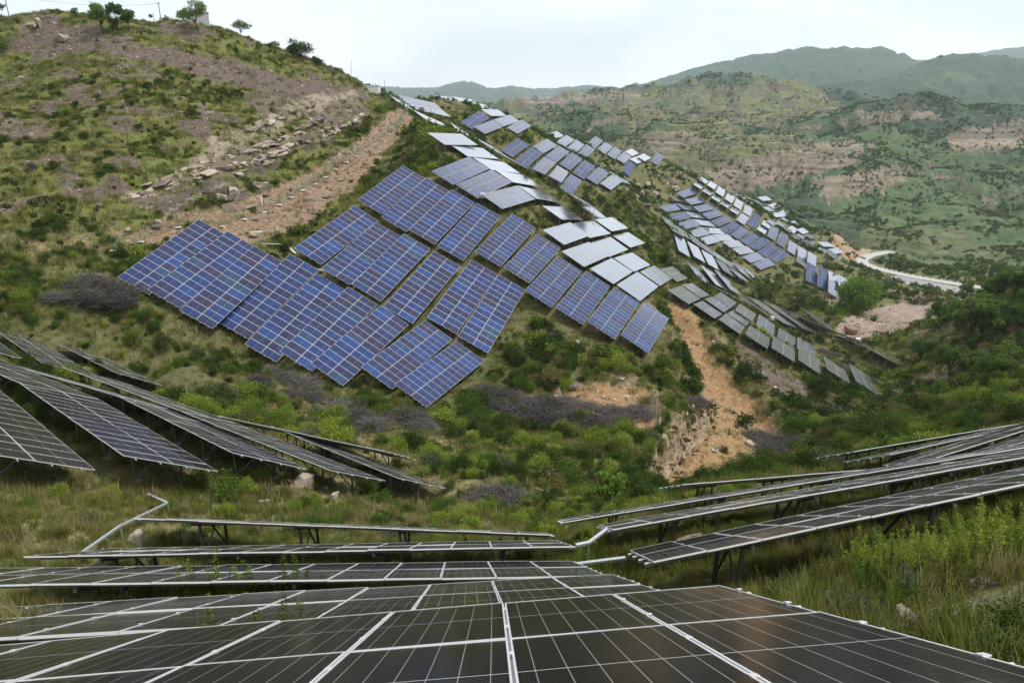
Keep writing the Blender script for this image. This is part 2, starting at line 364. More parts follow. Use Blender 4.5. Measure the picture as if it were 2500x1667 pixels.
CTRL_TXT = """
-120 176 16.2;-115.4 176.5 17.4;-109.8 176.6 17.9;-101.8 178.5 17.2;-96.5 175.3 14.3;-90.9 178.9 15.3
-85.8 181.4 16.3;-79.6 181.1 15.4;-71.6 181.6 14.1;-66 183.3 12.9;-61 186.9 11;-54 192.2 8.1
-48.8 197.8 5.7;-45.1 201.2 3.5;-39.3 207.7 0.9;-35.7 217.6 -1.1;-138 202.4 11.2;-192 281.6 -23.8
-132.7 202.9 12.4;-184.6 282.4 -22.6;-126.3 203.1 12.9;-175.7 282.6 -22.1;-117.1 205.3 12.2;-162.9 285.6 -22.8
-110.9 201.6 9.3;-154.3 280.5 -25.7;-104.6 205.7 10.3;-145.5 286.2 -24.7;-98.7 208.6 11.3;-137.3 290.2 -23.7
-91.5 208.2 10.4;-127.3 289.7 -24.6;-82.3 208.9 9.1;-114.6 290.6 -25.9;-75.9 210.8 7.9;-105.6 293.3 -27.1
-70.1 214.9 6;-97.6 299 -29;-62.1 221.1 3.1;-86.5 307.6 -31.9;-56.1 227.4 0.7;-78.1 316.4 -34.3
-51.9 231.4 -1.5;-72.2 321.9 -36.5;-45.2 238.9 -4.1;-62.9 332.3 -39.1;-41 250.2 -6.2;-57.1 348.2 -41.1
-91.1 147.6 2.3;-73 135.6 -1.4;-62.1 146.2 -1.6;-54 158.9 -1.7;-44.5 174.8 -1.9;-76.5 120.5 -7.8
-67.2 122.6 -8;-60 130.4 -7;-49.9 133 -8.7;-40.5 140.3 -9.1;-69.7 102.9 -12.5;-63 107 -13
-54 107.5 -14.3;-46.9 108.5 -14.5;-72 96.8 -14.6;-91.5 128 -4.8;-112.5 161.7 5.9;-28.9 192.2 -3.9
-29.9 180.5 -6.8;-31.5 155.2 -11.8;-35.6 135 -14.9;-38.3 117.2 -17;-41.6 110.5 -18;-44.3 103.6 -19.4
-22.8 157.9 -10.3;-24.3 138.3 -14.5;-25.6 123.8 -16.5;-18.1 140.9 -13.1;-64.5 85 -17.9;-58 82.1 -19.9
-54.6 89.5 -20;-55.5 71.3 -20.4;-48.8 70.7 -22.1;-45.6 76.4 -23.9;-40.2 62.9 -23.1;-34.7 63.3 -24.9
-30.6 68.6 -28;-23.8 65.8 -29.6;-17.8 67.2 -31.7;-13.1 66 -32.1;-4.7 70.7 -33.9;2.5 76.8 -34.6
9.6 72.5 -34.7;14.4 72.5 -34.7;-24.2 56.1 -27.3;-16.5 54.5 -28.6;-9 53.3 -29.1;-1.8 53 -29.8
5.3 51.8 -30.3;10.8 52.4 -31.5;18.1 58.8 -34.4;28.1 69.3 -37.8;41.4 82.6 -42;56.7 95.2 -45.6
-10.1 42 -24.9;-4.1 40 -24.6;1.4 39.8 -25.2;-16.7 22.8 -14.9;-15.9 19.5 -13.6;-15.8 26.6 -17.5
-13.3 29.2 -19.2;-9.7 30.8 -20.7;-5.7 32.5 -21.9;-1.1 32.4 -22.1;-11.3 32.9 -20.7;0 -6 2.5
0 0 -1.7;0 4 -4.5;0 8 -7.3;6 -6 3.5;6 0 -0.7;6 4 -3.5
6 8 -6.3;12 -6 4.5;12 0 0.3;12 4 -2.5;12 8 -5.3;25 -6 6.8
25 0 2.5;25 4 -0.2;25 8 -3;45 -6 10.2;45 0 6;45 4 3.1
45 8 0.3;-8 -6 2.7;-8 0 -1.5;-8 4 -4.3;-8 8 -7.1;-16 -6 2.8
-16 0 -1.4;-16 4 -4.2;-16 8 -7;-30 -6 3.1;-30 0 -1.1;-30 4 -3.9
-30 8 -6.7;0 -20 12;-25 -15 9;25 -15 12;0 -100 55;-100 -60 40
100 -60 45;100 0 18;-100 0 18;160 60 0;-160 80 25;-300 100 30
300 100 -10;0 -300 60;-60 30 -12;-80 60 -14;60 40 -12;80 70 -22
100 100 -28;66.1 96.2 -42.6;72 92.7 -37.8;96.6 132.6 -45;108 145.1 -39.8;86.2 107.8 -40.2
94.5 139.9 -54.1;72.4 116.9 -50.1;60.7 111.6 -50.2;123 194.6 -64.8;-27.4 254.8 -1.1;8 190 -27
35 200 -41;55 195 -54;33.7 226 -36.8;41.8 224.1 -41.9;28.2 238.4 -31.8;42 196.8 -44
70.3 339.2 -47.2;92.9 368.2 -40.6;80.7 352.1 -40.9;37.6 187.7 -39.6;206.5 422.1 -82.7;177.3 403.4 -75.4
100.8 231.2 -66.3;99.4 246.7 -67.6;107.1 228.3 -68.5;29.7 103.1 -38.5;35.6 99 -43.9;20.2 76.1 -36.5
21.3 89 -36.3;25.5 76.2 -39.3;44.8 105.4 -46.7;43.9 113.6 -44.7;54 110.5 -47.4;227 423.1 -94.6
222.3 381.3 -92.4;220.5 340.1 -88.8;224.2 314.1 -87.1;221.4 288.4 -84.6;131.6 244.9 -81.5;138.5 228.7 -82.2
163.7 253.2 -79.2;165.3 279.4 -80.1;133.6 249.8 -79.8;120 236.3 -81.8;264.6 411.5 -97.1;327.5 518 -96.8
265.1 518 -96.8;338.3 464.3 -98.1;353.3 627.7 -87.4;441.5 648 -90.2;249.6 655.8 -68.6;172.8 658.4 -61.4
147 727.3 -47.4;96 839.4 -31.6;27 946.1 -30.4;368.9 855.3 -46.2;467.3 855.3 -46.2;524.3 785 -64.3
497.9 1056.4 -19.7;575.9 1013.1 -21.6;641.6 977.7 -31.4;674.9 944.3 -35.5;287.9 655.8 -68.6;61.2 1592.2 -8.4
271.3 1493.2 11.9;372.5 1476.1 23.4;445.4 1446.2 29;518.6 1423.2 24.1;562.4 1330.7 3.6;586.4 1215.5 -20.7
142.5 1000.6 -26.8;227.9 998.7 -32.1;329.9 1053.3 -28.2;411.5 1030.2 -33.1;323.9 1276.2 0;1250.9 2267.7 94.8
1355.7 2164.6 103.8;1424.7 2049.8 80.4;968.8 1811.5 9.6;1103.8 1701.6 0.1;911.8 2032.3 32.2;1165.3 1986.4 52.2
671.9 3735.2 35.6;839.8 3754.5 89;1035.1 3775.9 148.2;1154.8 3768.8 128.4;1247.2 3577 186.2;1346.1 3583.1 203
1401.3 3476.4 202.3;1580.7 3361.5 178.4;1709.7 3253.6 174.4;1722.3 3135.7 142.4;809.8 3212 59.3;1052.8 2904.6 91.5
1294.5 2799.7 95.4;-674.9 4781.2 -12.6;-458.9 4793.2 20.4;-323.9 4795.9 28.1;-135 4783.1 -7.5;-27 4789.5 10.3
162 4778.5 -20.2;345.5 5109.8 13.7;539.9 5330.9 36.8;869.8 5330.9 36.8;3449.3 5418.6 279.4;3749.2 5425.8 299.1
-216 3172.2 -50.7;0 3170.9 -54.1;514.8 1061.8 -70;1134.3 2339.5 -30;611.6 1009.1 -70;1865.9 3078.7 0
694 954.3 -70;2117.4 2911.4 0;114.9 1896.5 -50;394.3 1858.6 -50;600.9 1802.5 -50;742.1 1749.1 -50
-179.8 1186.5 -90;-299.6 1977.4 -80;-108.7 1195.1 -90;-181.1 1991.8 -80;-36.4 1199.5 -90;-60.6 1999.1 -80
36.4 1199.5 -90;60.6 1999.1 -80;108.7 1195.1 -90;181.1 1991.8 -80;-87.2 410.9 -40;-145.3 684.8 -80
-50.5 416.9 -40;-84.2 694.9 -80;-25.4 419.2 -40;-42.4 698.7 -80;-396.1 450.7 -40;-990.2 1126.7 -60
-3630.7 4131.4 60;-371.3 471.3 -40;-928.3 1178.2 -60;-3403.8 4320.2 60;-343.1 492.2 -40;-857.7 1230.6 -60
-3144.9 4512.1 60;-311 513.1 -40;-777.5 1282.8 -60;-2850.7 4703.6 60;-274.8 533.4 -40;-687 1333.5 -60
-2518.8 4889.3 60;-234.3 552.4 -40;-585.8 1380.9 -60;-2148.1 5063.2 60;-189.7 569.2 -40;-474.4 1423 -60
-1739.3 5217.7 60;-141.4 583.1 -40;-353.4 1457.8 -60;-1295.8 5345.2 60;-1123.6 7415.4 -50;227.2 7496.6 -50
1556.3 7336.8 -50;2749 6978 -50;3742.3 6499.6 -50;4529 5978.1 -50;13.5 374.7 -30;16.2 449.6 -64
23.3 380 -32.6;28 456.1 -66.6;44 375.5 -35.8;52.8 450.6 -69.8;49.5 376.5 -38.5;59.4 451.8 -72.5
68.5 402.9 -42.3;82.2 483.5 -76.3;76.8 408.9 -45.3;92.2 490.6 -79.3;84.6 409.5 -46.2;101.6 491.4 -80.2
113.6 413 -57.6;136.3 495.6 -91.6;181.5 495.8 -78;217.8 595 -95;187.5 491.9 -82.2;225 590.3 -95
194.2 490.6 -87;233 588.7 -95;202.3 488.8 -93.4;242.8 586.6 -95;209 507.2 -87.6;250.8 608.6 -95
223.2 508.6 -94.9;267.8 610.4 -95;214.1 463.2 -93.4;256.9 555.8 -95;-28.7 315.8 -15.8;-34.4 379 -49.8
-21.8 343 -16.7;-26.1 411.6 -50.7;-14.8 352.3 -18.9;-17.7 422.8 -53;218.8 545.7 -90.2;262.6 654.8 -95
"""
DIP_TXT = """
-28.6 77.5 -31.40;17.0 142.1 -25.70;17.6 144.3 -25.81;16.7 157.5 -27.91;-28.9 218.8 -5.40;-24.2 243.9 -9.21
-26.1 267.5 -3.22;-13.2 281.0 -5.71;20.8 346.9 -21.46;76.1 365.4 -35.79;85.5 345.7 -50.33;89.3 341.5 -53.26
73.7 308.2 -54.99;93.8 244.9 -67.72;95.8 257.9 -71.69;98.5 248.7 -72.23;122.8 344.6 -65.08;131.0 398.2 -57.50
141.4 411.9 -63.23;164.5 437.7 -72.62;179.4 444.0 -73.95;160.6 419.9 -73.86;165.8 417.5 -75.27;171.8 413.8 -76.80
134.1 331.6 -72.01;132.4 289.3 -79.18;136.3 286.0 -80.82;136.6 275.4 -81.09;185.6 357.5 -92.95;171.9 363.2 -86.46
189.9 355.2 -94.25;-8.8 1.5 -3.73;-9.1 8.0 -8.21;-4.6 39.5 -25.49;-49.3 67.5 -25.47;-36.9 63.3 -27.58
93.1 183.9 -64.70;85.3 199.2 -64.00;91.6 148.7 -60.88;75.7 113.9 -55.01;195.6 415.7 -81.45;-28.9 218.8 -5.40
-24.2 243.9 -9.21;20.8 346.9 -21.46;85.5 345.7 -50.33;89.3 341.5 -53.26;98.5 248.7 -72.23;68.4 118.6 -52.70
122.8 344.6 -65.08;131.0 398.2 -57.50;141.4 411.9 -63.23;164.5 437.7 -72.62;160.6 419.9 -73.86;136.3 286.0 -80.82
-8.9 5.1 -6.24;-41.2 60.4 -25.26;-45.3 70.2 -28.04;92.8 162.9 -62.57;195.6 415.7 -81.45;20.8 346.9 -21.46
85.5 345.7 -50.33;98.5 248.7 -72.23;122.8 344.6 -65.08;141.4 411.9 -63.23;160.6 419.9 -73.86;136.3 286.0 -80.82
-1.4 2.0 -3.38;-34.3 61.1 -27.44;92.2 155.8 -61.72;85.5 345.7 -50.33;98.5 248.7 -72.23;141.4 411.9 -63.23
160.6 419.9 -73.86;136.3 286.0 -80.82;-36.9 63.3 -27.58
"""

TABS = []
for ln in TABS_TXT.split('\n'):
    f = ln.split()
    if len(f) == 8: TABS.append((f[0], np.array([float(v) for v in f[1:4]]), math.radians(float(f[4])), math.radians(float(f[5])), math.radians(float(f[6])), int(f[7])))
def frame(ph, th, ta):
    a = np.array([math.sin(ph) * math.cos(th), math.cos(ph) * math.cos(th), math.sin(th)])
    s = np.array([math.cos(ph), -math.sin(ph), 0]); u = np.array([-math.sin(ph) * math.sin(th), -math.cos(ph) * math.sin(th), math.cos(th)])
    b = math.cos(ta) * s - math.sin(ta) * u
    return a, b, -np.cross(a, b)
def _parse(t): return [[float(v) for v in s.split()] for ln in t.split('\n') for s in ln.split(';') if s.strip()]
MOD_P, MOD_Q = 1.145, 2.30        # module pitch along and across a table
ctrl = np.array(_parse(CTRL_TXT)); lam = [.003] * len(ctrl)
tpts = []
for n, t, ph, th, ta, k in TABS:
    a, b, nn = frame(ph, th, ta); zc = CP * t[1] - SP * t[2]
    for s in (-.4, 0, .4):
        tpts.append(t + a * s * k * MOD_P - np.array([0, 0, 1.65])); lam.append(.003 if zc > 190 else .0015)
dips = np.array(_parse(DIP_TXT)); lam += [.0015] * len(dips)
ctrl = np.vstack([ctrl, np.array(tpts), dips])

# ------------------------------------------------------------------ terrain: spot heights interpolated on a log-polar lattice
def feat(x, y): r = np.hypot(x, y); return np.arctan2(x, y), np.log(np.maximum(r, .5)), np.maximum(r, 2)
_cth, _clr, _cr = feat(ctrl[:, 0], ctrl[:, 1]); _h = (ctrl[:, 2] + 1.7) / _cr
_n = len(ctrl); KC = .05
_K = -np.sqrt((_cth[:, None] - _cth) ** 2 + (_clr[:, None] - _clr) ** 2 + KC * KC) + np.diag(lam)
_A = np.ones((_n + 1, _n + 1)); _A[:_n, :_n] = _K; _A[_n, _n] = 0
_w = np.linalg.solve(_A, np.append(_h, 0))
def height_raw(x, y):
    sh = x.shape; th, lr, r = feat(x.ravel(), y.ravel()); out = np.empty(len(th))
    ct = _cth.astype(np.float32); cl = _clr.astype(np.float32); w = _w[:-1].astype(np.float32)
    for i in range(0, len(th), 8000):
        dt = th[i:i + 8000, None].astype(np.float32) - ct; dl = lr[i:i + 8000, None].astype(np.float32) - cl
        dt *= dt; dl *= dl; dt += dl; dt += KC * KC; np.sqrt(dt, out=dt)
        out[i:i + 8000] = -(dt @ w) + _w[-1]
    return (out * r - 1.7).reshape(sh)
IN = .72
cth = np.concatenate([np.linspace(-math.pi, -IN, 45)[:-1], np.linspace(-IN, IN, 300), np.linspace(IN, math.pi, 45)[1:]])
clr = np.linspace(math.log(.8), math.log(7600), 480)
_ct, _cl = np.meshgrid(cth, clr); _rr = np.exp(_cl)
zc_coarse = height_raw(_rr * np.sin(_ct), _rr * np.cos(_ct))
# closeness to tables (0 away, 1 under a table), used to keep the ground calm under them
near_c = np.zeros_like(zc_coarse)
_X, _Y = _rr * np.sin(_ct), _rr * np.cos(_ct)
for n, t, ph, th, ta, k in TABS:
    a, b, nn = frame(ph, th, ta)
    m = (np.abs(_X - t[0]) < k * .7 + 4) & (np.abs(_Y - t[1]) < k * .7 + 4)
    if not m.any(): continue
    dx, dy = _X[m] - t[0], _Y[m] - t[1]
    ah = a[:2] / np.hypot(*a[:2]); px = np.abs(dx * ah[0] + dy * ah[1]) - k * MOD_P / 2; py = np.abs(dx * ah[1] - dy * ah[0]) - 2.1
    d = np.hypot(np.maximum(px, 0), np.maximum(py, 0))
    near_c[m] = np.maximum(near_c[m], 1 - sstep(.3, 3.0, d))
dth_f = .0023
th_f = np.concatenate([np.linspace(-math.pi, -IN + .02, 34)[:-1], np.arange(-IN + .02, IN - .02, dth_f), np.linspace(IN - .02, math.pi, 34)])
lr_f = np.concatenate([np.arange(math.log(.85), math.log(15), .03), np.arange(math.log(15), math.log(60), .009), np.arange(math.log(60), math.log(470), .0049), np.arange(math.log(470), math.log(1600), .0046), np.arange(math.log(1600), math.log(7300), .0105)])
def cubic_w(src, dst):
    i = np.clip(np.searchsorted(src, dst) - 1, 0, len(src) - 2); t = (dst - src[i]) / (src[i + 1] - src[i])
    idx = np.stack([np.clip(i + k, 0, len(src) - 1) for k in (-1, 0, 1, 2)], 1)
    w = np.stack([-.5 * t + t * t - .5 * t ** 3, 1 - 2.5 * t * t + 1.5 * t ** 3, .5 * t + 2 * t * t - 1.5 * t ** 3, -.5 * t * t + .5 * t ** 3], 1)
    return idx, w
def upsample(g):
    ix, wx = cubic_w(cth, th_f); iy, wy = cubic_w(clr, lr_f)
    a = sum(g[:, ix[:, k]] * wx[:, k] for k in range(4))
    return sum(a[iy[:, k], :] * wy[:, k][:, None] for k in range(4))
TH, LR = np.meshgrid(th_f, lr_f); RR = np.exp(LR)
GX, GY = RR * np.sin(TH), RR * np.cos(TH)
GZ = upsample(zc_coarse); NEAR = np.clip(upsample(near_c), 0, 1)
U, V, ZC = project(np.stack([GX, GY, GZ], -1))
front = ZC > 1
# relief
loc = 1 - sstep(430, 520, RR); calm = 1 - .85 * NEAR
rel = fbm(GX / 14, GY / 14, 3) * .9 * sstep(12, 40, RR) + fbm(GX / 3.4 + 5, GY / 3.4, 3) * .26 * sstep(5, 25, RR) + fbm(GX / .9, GY / .9, 2) * .06 * sstep(3, 8, RR)
lefthill = sstep(1.0, 0.0, np.where((U < 950) & (V < 560) & (ZC < 230) & (ZC > 90), 0, 1)) * sstep(960, 850, U)
ter = GZ + fbm(GX / 25, GY / 25, 3) * 2.2
st = ter / 2.1; stf = st - np.floor(st)
rel = rel + lefthill * ((np.clip(stf * 1.9, 0, 1) - stf) * 1.5)
GZ = GZ + rel * loc * calm
# far relief: gullies, spurs, terraces
fr = sstep(430, 600, RR)
ridg = 1 - np.abs(fbm(GX / 230, GY / 230, 4)) * 1.6
wx_, wy_ = GX + 60 * fbm(GX / 190, GY / 190, 2), GY + 60 * fbm(GX / 190 + 7, GY / 190 + 3, 2)
gul = np.abs(fbm(wx_ / 150 + 2, wy_ / 150, 4)); gul2 = np.abs(fbm(wx_ / 52 + 11, wy_ / 52, 3))
farrel = (ridg - .6) * 24 * np.minimum(RR / 1400, 1.7) + fbm(GX / 60, GY / 60, 4) * 3.5 * np.minimum(RR / 900, 2) + (sstep(0, .4, gul) - .7) * 15 * np.minimum(RR / 900, 1.8) + (sstep(0, .35, gul2) - .7) * 5.0
GZ = GZ + farrel * fr * (.75 - .38 * sstep(1500, 2600, RR))
TERR = np.where((U > 1230) & (U < 2050) & (V < 420) & (RR > 600) & (RR < 1700), 1.0, 0) + np.where((U > 2100) & (V > 500) & (V < 660) & (RR > 430) & (RR < 620), .8, 0)
tmask = np.clip(TERR * sstep(-.3, .1, fbm(GX / 160 + 3, GY / 160, 3) + .25), 0, 1)
step = np.where(RR < 620, 2.6, 6.5)
tz = GZ / step + fbm(GX / 130, GY / 130, 2) * .8; tf = tz - np.floor(tz)
GZ = GZ + tmask * (np.clip((tf - .62) / .38, 0, 1) - tf) * step * .9
TREAD = tmask * (1 - sstep(.5, .66, tf))

# bluish hill line on the horizon beyond the saddle
for uu_, amp_, wid_ in ((1085, 18, .014), (1130, 48, .020), (1165, 20, .014), (1243, 34, .016), (1275, 14, .012), (1395, 22, .03), (1450, 24, .03)):
    th_ = math.atan2((uu_ - 1250) / FPX, CP + SP * .36); GZ = GZ + amp_ * np.exp(-((TH - th_) / wid_) ** 2) * np.exp(-((RR - 4800) / 700) ** 2)

# ------------------------------------------------------------------ ground lookup
def _gi(x, y):
    th = np.arctan2(x, y); lr = np.log(np.maximum(np.hypot(x, y), .86))
    fi = np.interp(th, th_f, np.arange(len(th_f))); fj = np.interp(lr, lr_f, np.arange(len(lr_f)))
    i = np.minimum(fi.astype(int), len(th_f) - 2); j = np.minimum(fj.astype(int), len(lr_f) - 2)
    return i, j, fi - i, fj - j
def lookup(g, x, y):
    x = np.asarray(x, float); y = np.asarray(y, float); i, j, a, b = _gi(x, y)
    return (g[j, i] * (1 - a) + g[j, i + 1] * a) * (1 - b) + (g[j + 1, i] * (1 - a) + g[j + 1, i + 1] * a) * b
def ground(x, y): return lookup(GZ, x, y)
def hit(u, v, dmin=2.0, dmax=7000.0):
    r = ray(u, v); d = np.exp(np.linspace(math.log(dmin), math.log(dmax), 2600))
    p = d[:, None] * r; z = p[:, 2] - ground(p[:, 0], p[:, 1])
    k = np.where((z[:-1] > 0) & (z[1:] <= 0))[0]
    if len(k) == 0: i = int(np.argmin(np.abs(z))); q = p[i]
    else:
        i = k[0]; t = z[i] / (z[i] - z[i + 1]); q = p[i] * (1 - t) + p[i + 1] * t
    return np.array([q[0], q[1], float(ground(q[0], q[1]))])

# ------------------------------------------------------------------ the ochre slide is a cut with a rock face on its left side; tilted beds crop out on the left hill
def blur(a, n):
    for _ in range(n):
        a = (np.roll(a, 1, 0) + 2 * a + np.roll(a, -1, 0)) / 4; a = (np.roll(a, 1, 1) + 2 * a + np.roll(a, -1, 1)) / 4
    return a
_w1 = fbm(GX / 4, GY / 4, 3); _w2 = fbm(GX / 4 + 9, GY / 4, 3)
SLIDE = [(1624,740),(1672,740),(1722,800),(1760,870),(1850,960),(1935,1048),(1890,1085),(1860,1130),(1750,1160),(1630,1178),(1585,1150),(1640,1060),(1715,1000),(1722,950),(1694,900),(1678,830)]
CRES = [(1335,940),(1420,924),(1500,928),(1590,950),(1615,1010),(1580,1058),(1500,1035),(1440,1000),(1370,968)]
_sm = inpoly(U + _w1 * 10, V + _w2 * 8, SLIDE) & (ZC > 50) & (ZC < 150); _cm = inpoly(U + _w1 * 10, V + _w2 * 6, CRES) & (ZC > 60) & (ZC < 110)
cutd = blur(_sm.astype(float), 14) * 3.4 + blur(_cm.astype(float), 8) * 1.3
GZ = GZ - cutd * (1 - NEAR)
_ct = np.gradient(cutd, axis=1) / (RR * np.gradient(TH, axis=1)); m_face = sstep(.25, .7, np.abs(_ct)) * (U < 1760) * (V > 930) * (ZC < 120) * (ZC > 50)
_fw = np.abs(fbm(GX / 1.6 + .6 * GZ, GY / 1.6 - .4 * GZ, 4)); GZ = GZ + m_face * (_fw * 1.7 - .5)
BEDS = [(300,500),(520,345),(720,245),(870,228),(905,290),(800,360),(620,440),(520,500),(380,530)]
_bm = blur((inpoly(U + _w1 * 14, V + _w2 * 9, BEDS) & (ZC > 90) & (ZC < 215)).astype(float), 4) * (.45 + .55 * sstep(-.2, .25, fbm(GX / 10 + 4, GY / 10, 3)))
_bq = (V + .46 * (U - 600) + 6 * fbm(GX / 25, GY / 25, 2)) / 24.0; _bf = _bq - np.floor(_bq); _bi = np.floor(_bq).astype(int)
BEDV = _perm[(_bi * 7) & 511] / 512.0
GZ = GZ + _bm * ((1 - sstep(.0, .22, _bf)) * 0 + (sstep(.0, .3, _bf) - _bf) * 1.5 * (.4 + BEDV))
m_bed = _bm

# ------------------------------------------------------------------ level shelf for the valley road
def drape(pts_px, dmin=2.0, lift=0.0):
    return [hit(u, v, dmin) + np.array([0, 0, lift]) for u, v in pts_px]
def smooth_path(P, n=60, it=3):
    P = np.array(P); d = np.r_[0, np.cumsum(np.linalg.norm(np.diff(P[:, :2], axis=0), axis=1))]; s = np.linspace(0, d[-1], n)
    Q = np.stack([np.interp(s, d, P[:, k]) for k in range(3)], 1)
    for _ in range(it): Q[1:-1] = (Q[:-2] + 2 * Q[1:-1] + Q[2:]) / 4
    return Q
def px_plane(u, v, z): r = ray(u, v); return r * (z / r[2])
road_px = [(2178, 615, -97), (2160, 616.5, -96.8), (2142, 620, -96.4), (2122, 625, -95.8), (2104, 634, -95), (2108, 643, -94.2), (2130, 652, -93.4), (2160, 661, -92.4), (2195, 669, -91.4), (2240, 678, -90.4), (2290, 686, -89.5), (2344, 695, -88.6), (2400, 703, -87.6), (2450, 710, -86.6)]
RP = smooth_path([px_plane(*q) for q in road_px], 110, 5)
_sel = (RR > 200) & (RR < 600) & (TH > .3) & (TH < .75)
_sx, _sy = GX[_sel], GY[_sel]; _dm = np.full(len(_sx), 1e9); _zt = np.zeros(len(_sx))
for q in RP:
    d_ = np.hypot(_sx - q[0], _sy - q[1]); k_ = d_ < _dm; _dm[k_] = d_[k_]; _zt[k_] = q[2]
_wt = 1 - sstep(5.0, 22.0, _dm); GZ[_sel] = GZ[_sel] * (1 - _wt) + (_zt - .12) * _wt
U, V, ZC = project(np.stack([GX, GY, GZ], -1))

# ------------------------------------------------------------------ what grows or lies where (patches found in the photograph, kept as ground attributes)
wob = fbm(GX / 5, GY / 5, 3); wob2 = fbm(GX / 5 + 40, GY / 5, 3)
sc = np.clip(900 / np.maximum(ZC, 5), 2, 60)
UP = U + wob * sc * .55; VP = V + wob2 * sc * .4
def patch2(poly, d0, d1): return inpoly(U + wob * sc * 1.5, V + wob2 * sc * 1.1, poly) & (ZC > d0) & (ZC < d1)
def patch(poly, d0, d1): return inpoly(UP, VP, poly) & (ZC > d0) & (ZC < d1)
TRACK = [(300,590),(420,520),(560,505),(640,470),(760,420),(880,340),(950,275),(995,262),(1015,300),(960,350),(900,420),(860,470),(800,500),(740,560),(640,585),(560,600),(470,560),(380,600)]
STRATA = [(330,480),(520,350),(720,250),(870,235),(900,290),(780,360),(600,430),(480,490),(380,520)]
PURPLE = [[(20,92),(250,100),(420,120),(560,145),(700,188),(880,218),(905,250),(760,250),(640,228),(500,190),(400,158),(240,130),(20,128)],
          [(0,285),(110,295),(120,330),(60,345),(0,330)], [(120,385),(170,380),(195,450),(150,455)], [(300,265),(440,262),(430,285),(330,285)], [(240,180),(400,180),(390,198),(260,196)], [(590,225),(700,235),(690,275),(600,262)],
          [(40,55),(230,60),(250,100),(60,98)]]
PURP2 = [(1790,820),(1850,862),(1905,902),(1978,948),(1975,978),(1900,965),(1850,925),(1795,870)]
DIRT = [(2038,800),(2060,778),(2110,760),(2200,740),(2280,746),(2255,782),(2205,802),(2195,826),(2245,838),(2225,870),(2170,860),(2095,840),(2048,824)]
LOT = [(2147,682),(2190,672),(2340,700),(2345,718),(2240,697)]
BROWNF = [(2180,735),(2200,705),(2330,722),(2325,752),(2200,752)]
DRY = [(0,1190),(300,1150),(600,1150),(700,1060),(1000,1045),(1400,1125),(1500,1180),(1300,1260),(900,1295),(300,1300),(0,1380)]
RUBBLE = [[(1800,1395),(1950,1400),(1980,1440),(1880,1480),(1800,1450)], [(2230,1480),(2360,1390),(2420,1470),(2400,1560),(2250,1550)]]
CUT = [(2050,560),(2085,575),(2130,612),(2100,635),(2070,640),(2030,600),(2030,575)]
m_tan = patch(TRACK, 90, 215) * 1.0 + patch(STRATA, 90, 215) * .5
m_pur = patch(PURPLE[0], 80, 230) * 1.0 + sum(patch2(p, 80, 230).astype(float) for p in PURPLE[1:]) * .85 + patch(PURP2, 90, 150) * .8
m_och = np.clip(blur(_sm.astype(float), 3) * 1.1 + blur(_cm.astype(float), 3) * 1.0, 0, 1) + patch(CUT, 300, 480) * .75
m_dry = patch(DRY, 15, 80) * .55
m_flat = patch(DIRT, 190, 330) * 1.0 + sum(patch(p, 4, 25).astype(float) for p in RUBBLE) * .5
m_lot = patch(LOT, 250, 450) * 1.0
m_brn = patch(BROWNF, 220, 360) * 1.0
# scattered bare soil on the hill, cliffs on the far hills
sl = np.zeros_like(GZ)
gz_t = np.gradient(GZ, axis=1) / (RR * np.gradient(TH, axis=1)); gz_r = np.gradient(GZ, axis=0) / np.gradient(RR, axis=0)
SLOPE = np.hypot(gz_t, gz_r)
bare = sstep(.28, .55, fbm(GX / 9 + 31, GY / 9, 4) + .22 * lefthill - .1) * loc
m_tan = np.clip(m_tan + bare * .55 * (1 - lefthill) * sstep(60, 90, ZC), 0, 1); m_pur = np.clip(m_pur + bare * .8 * lefthill, 0, 1)
CLIFF = [[(1720,420),(1900,370),(2080,340),(2120,360),(2080,400),(1900,450),(1780,470)], [(1980,440),(2200,400),(2210,440),(2020,500)], [(2300,330),(2500,290),(2500,360),(2340,380)], [(1560,330),(1700,320),(1720,350),(1600,370)], [(2080,270),(2300,278),(2300,290),(2090,285)], [(1250,240),(1560,222),(1560,240),(1280,262)], [(2450,640),(2500,620),(2500,680),(2400,690)]]
m_cliff = np.clip(sum(inpoly(U + wob * 14, V + wob2 * 9, p).astype(float) for p in CLIFF) * (ZC > 430), 0, 1)
m_cliff = np.clip(m_cliff + fr * sstep(.85, 1.15, SLOPE + .3 * fbm(GX / 70, GY / 70, 3)) * .6 * (RR < 1500), 0, 1)
m_terr = tmask * fr
m_forest = np.clip(fr * sstep(-.15, .2, fbm(GX / 260 + 9, GY / 260, 4) + .55 * ((U > 2080) & (RR > 1300)) + .7 * (RR > 2300) - .6 * tmask), 0, 1)

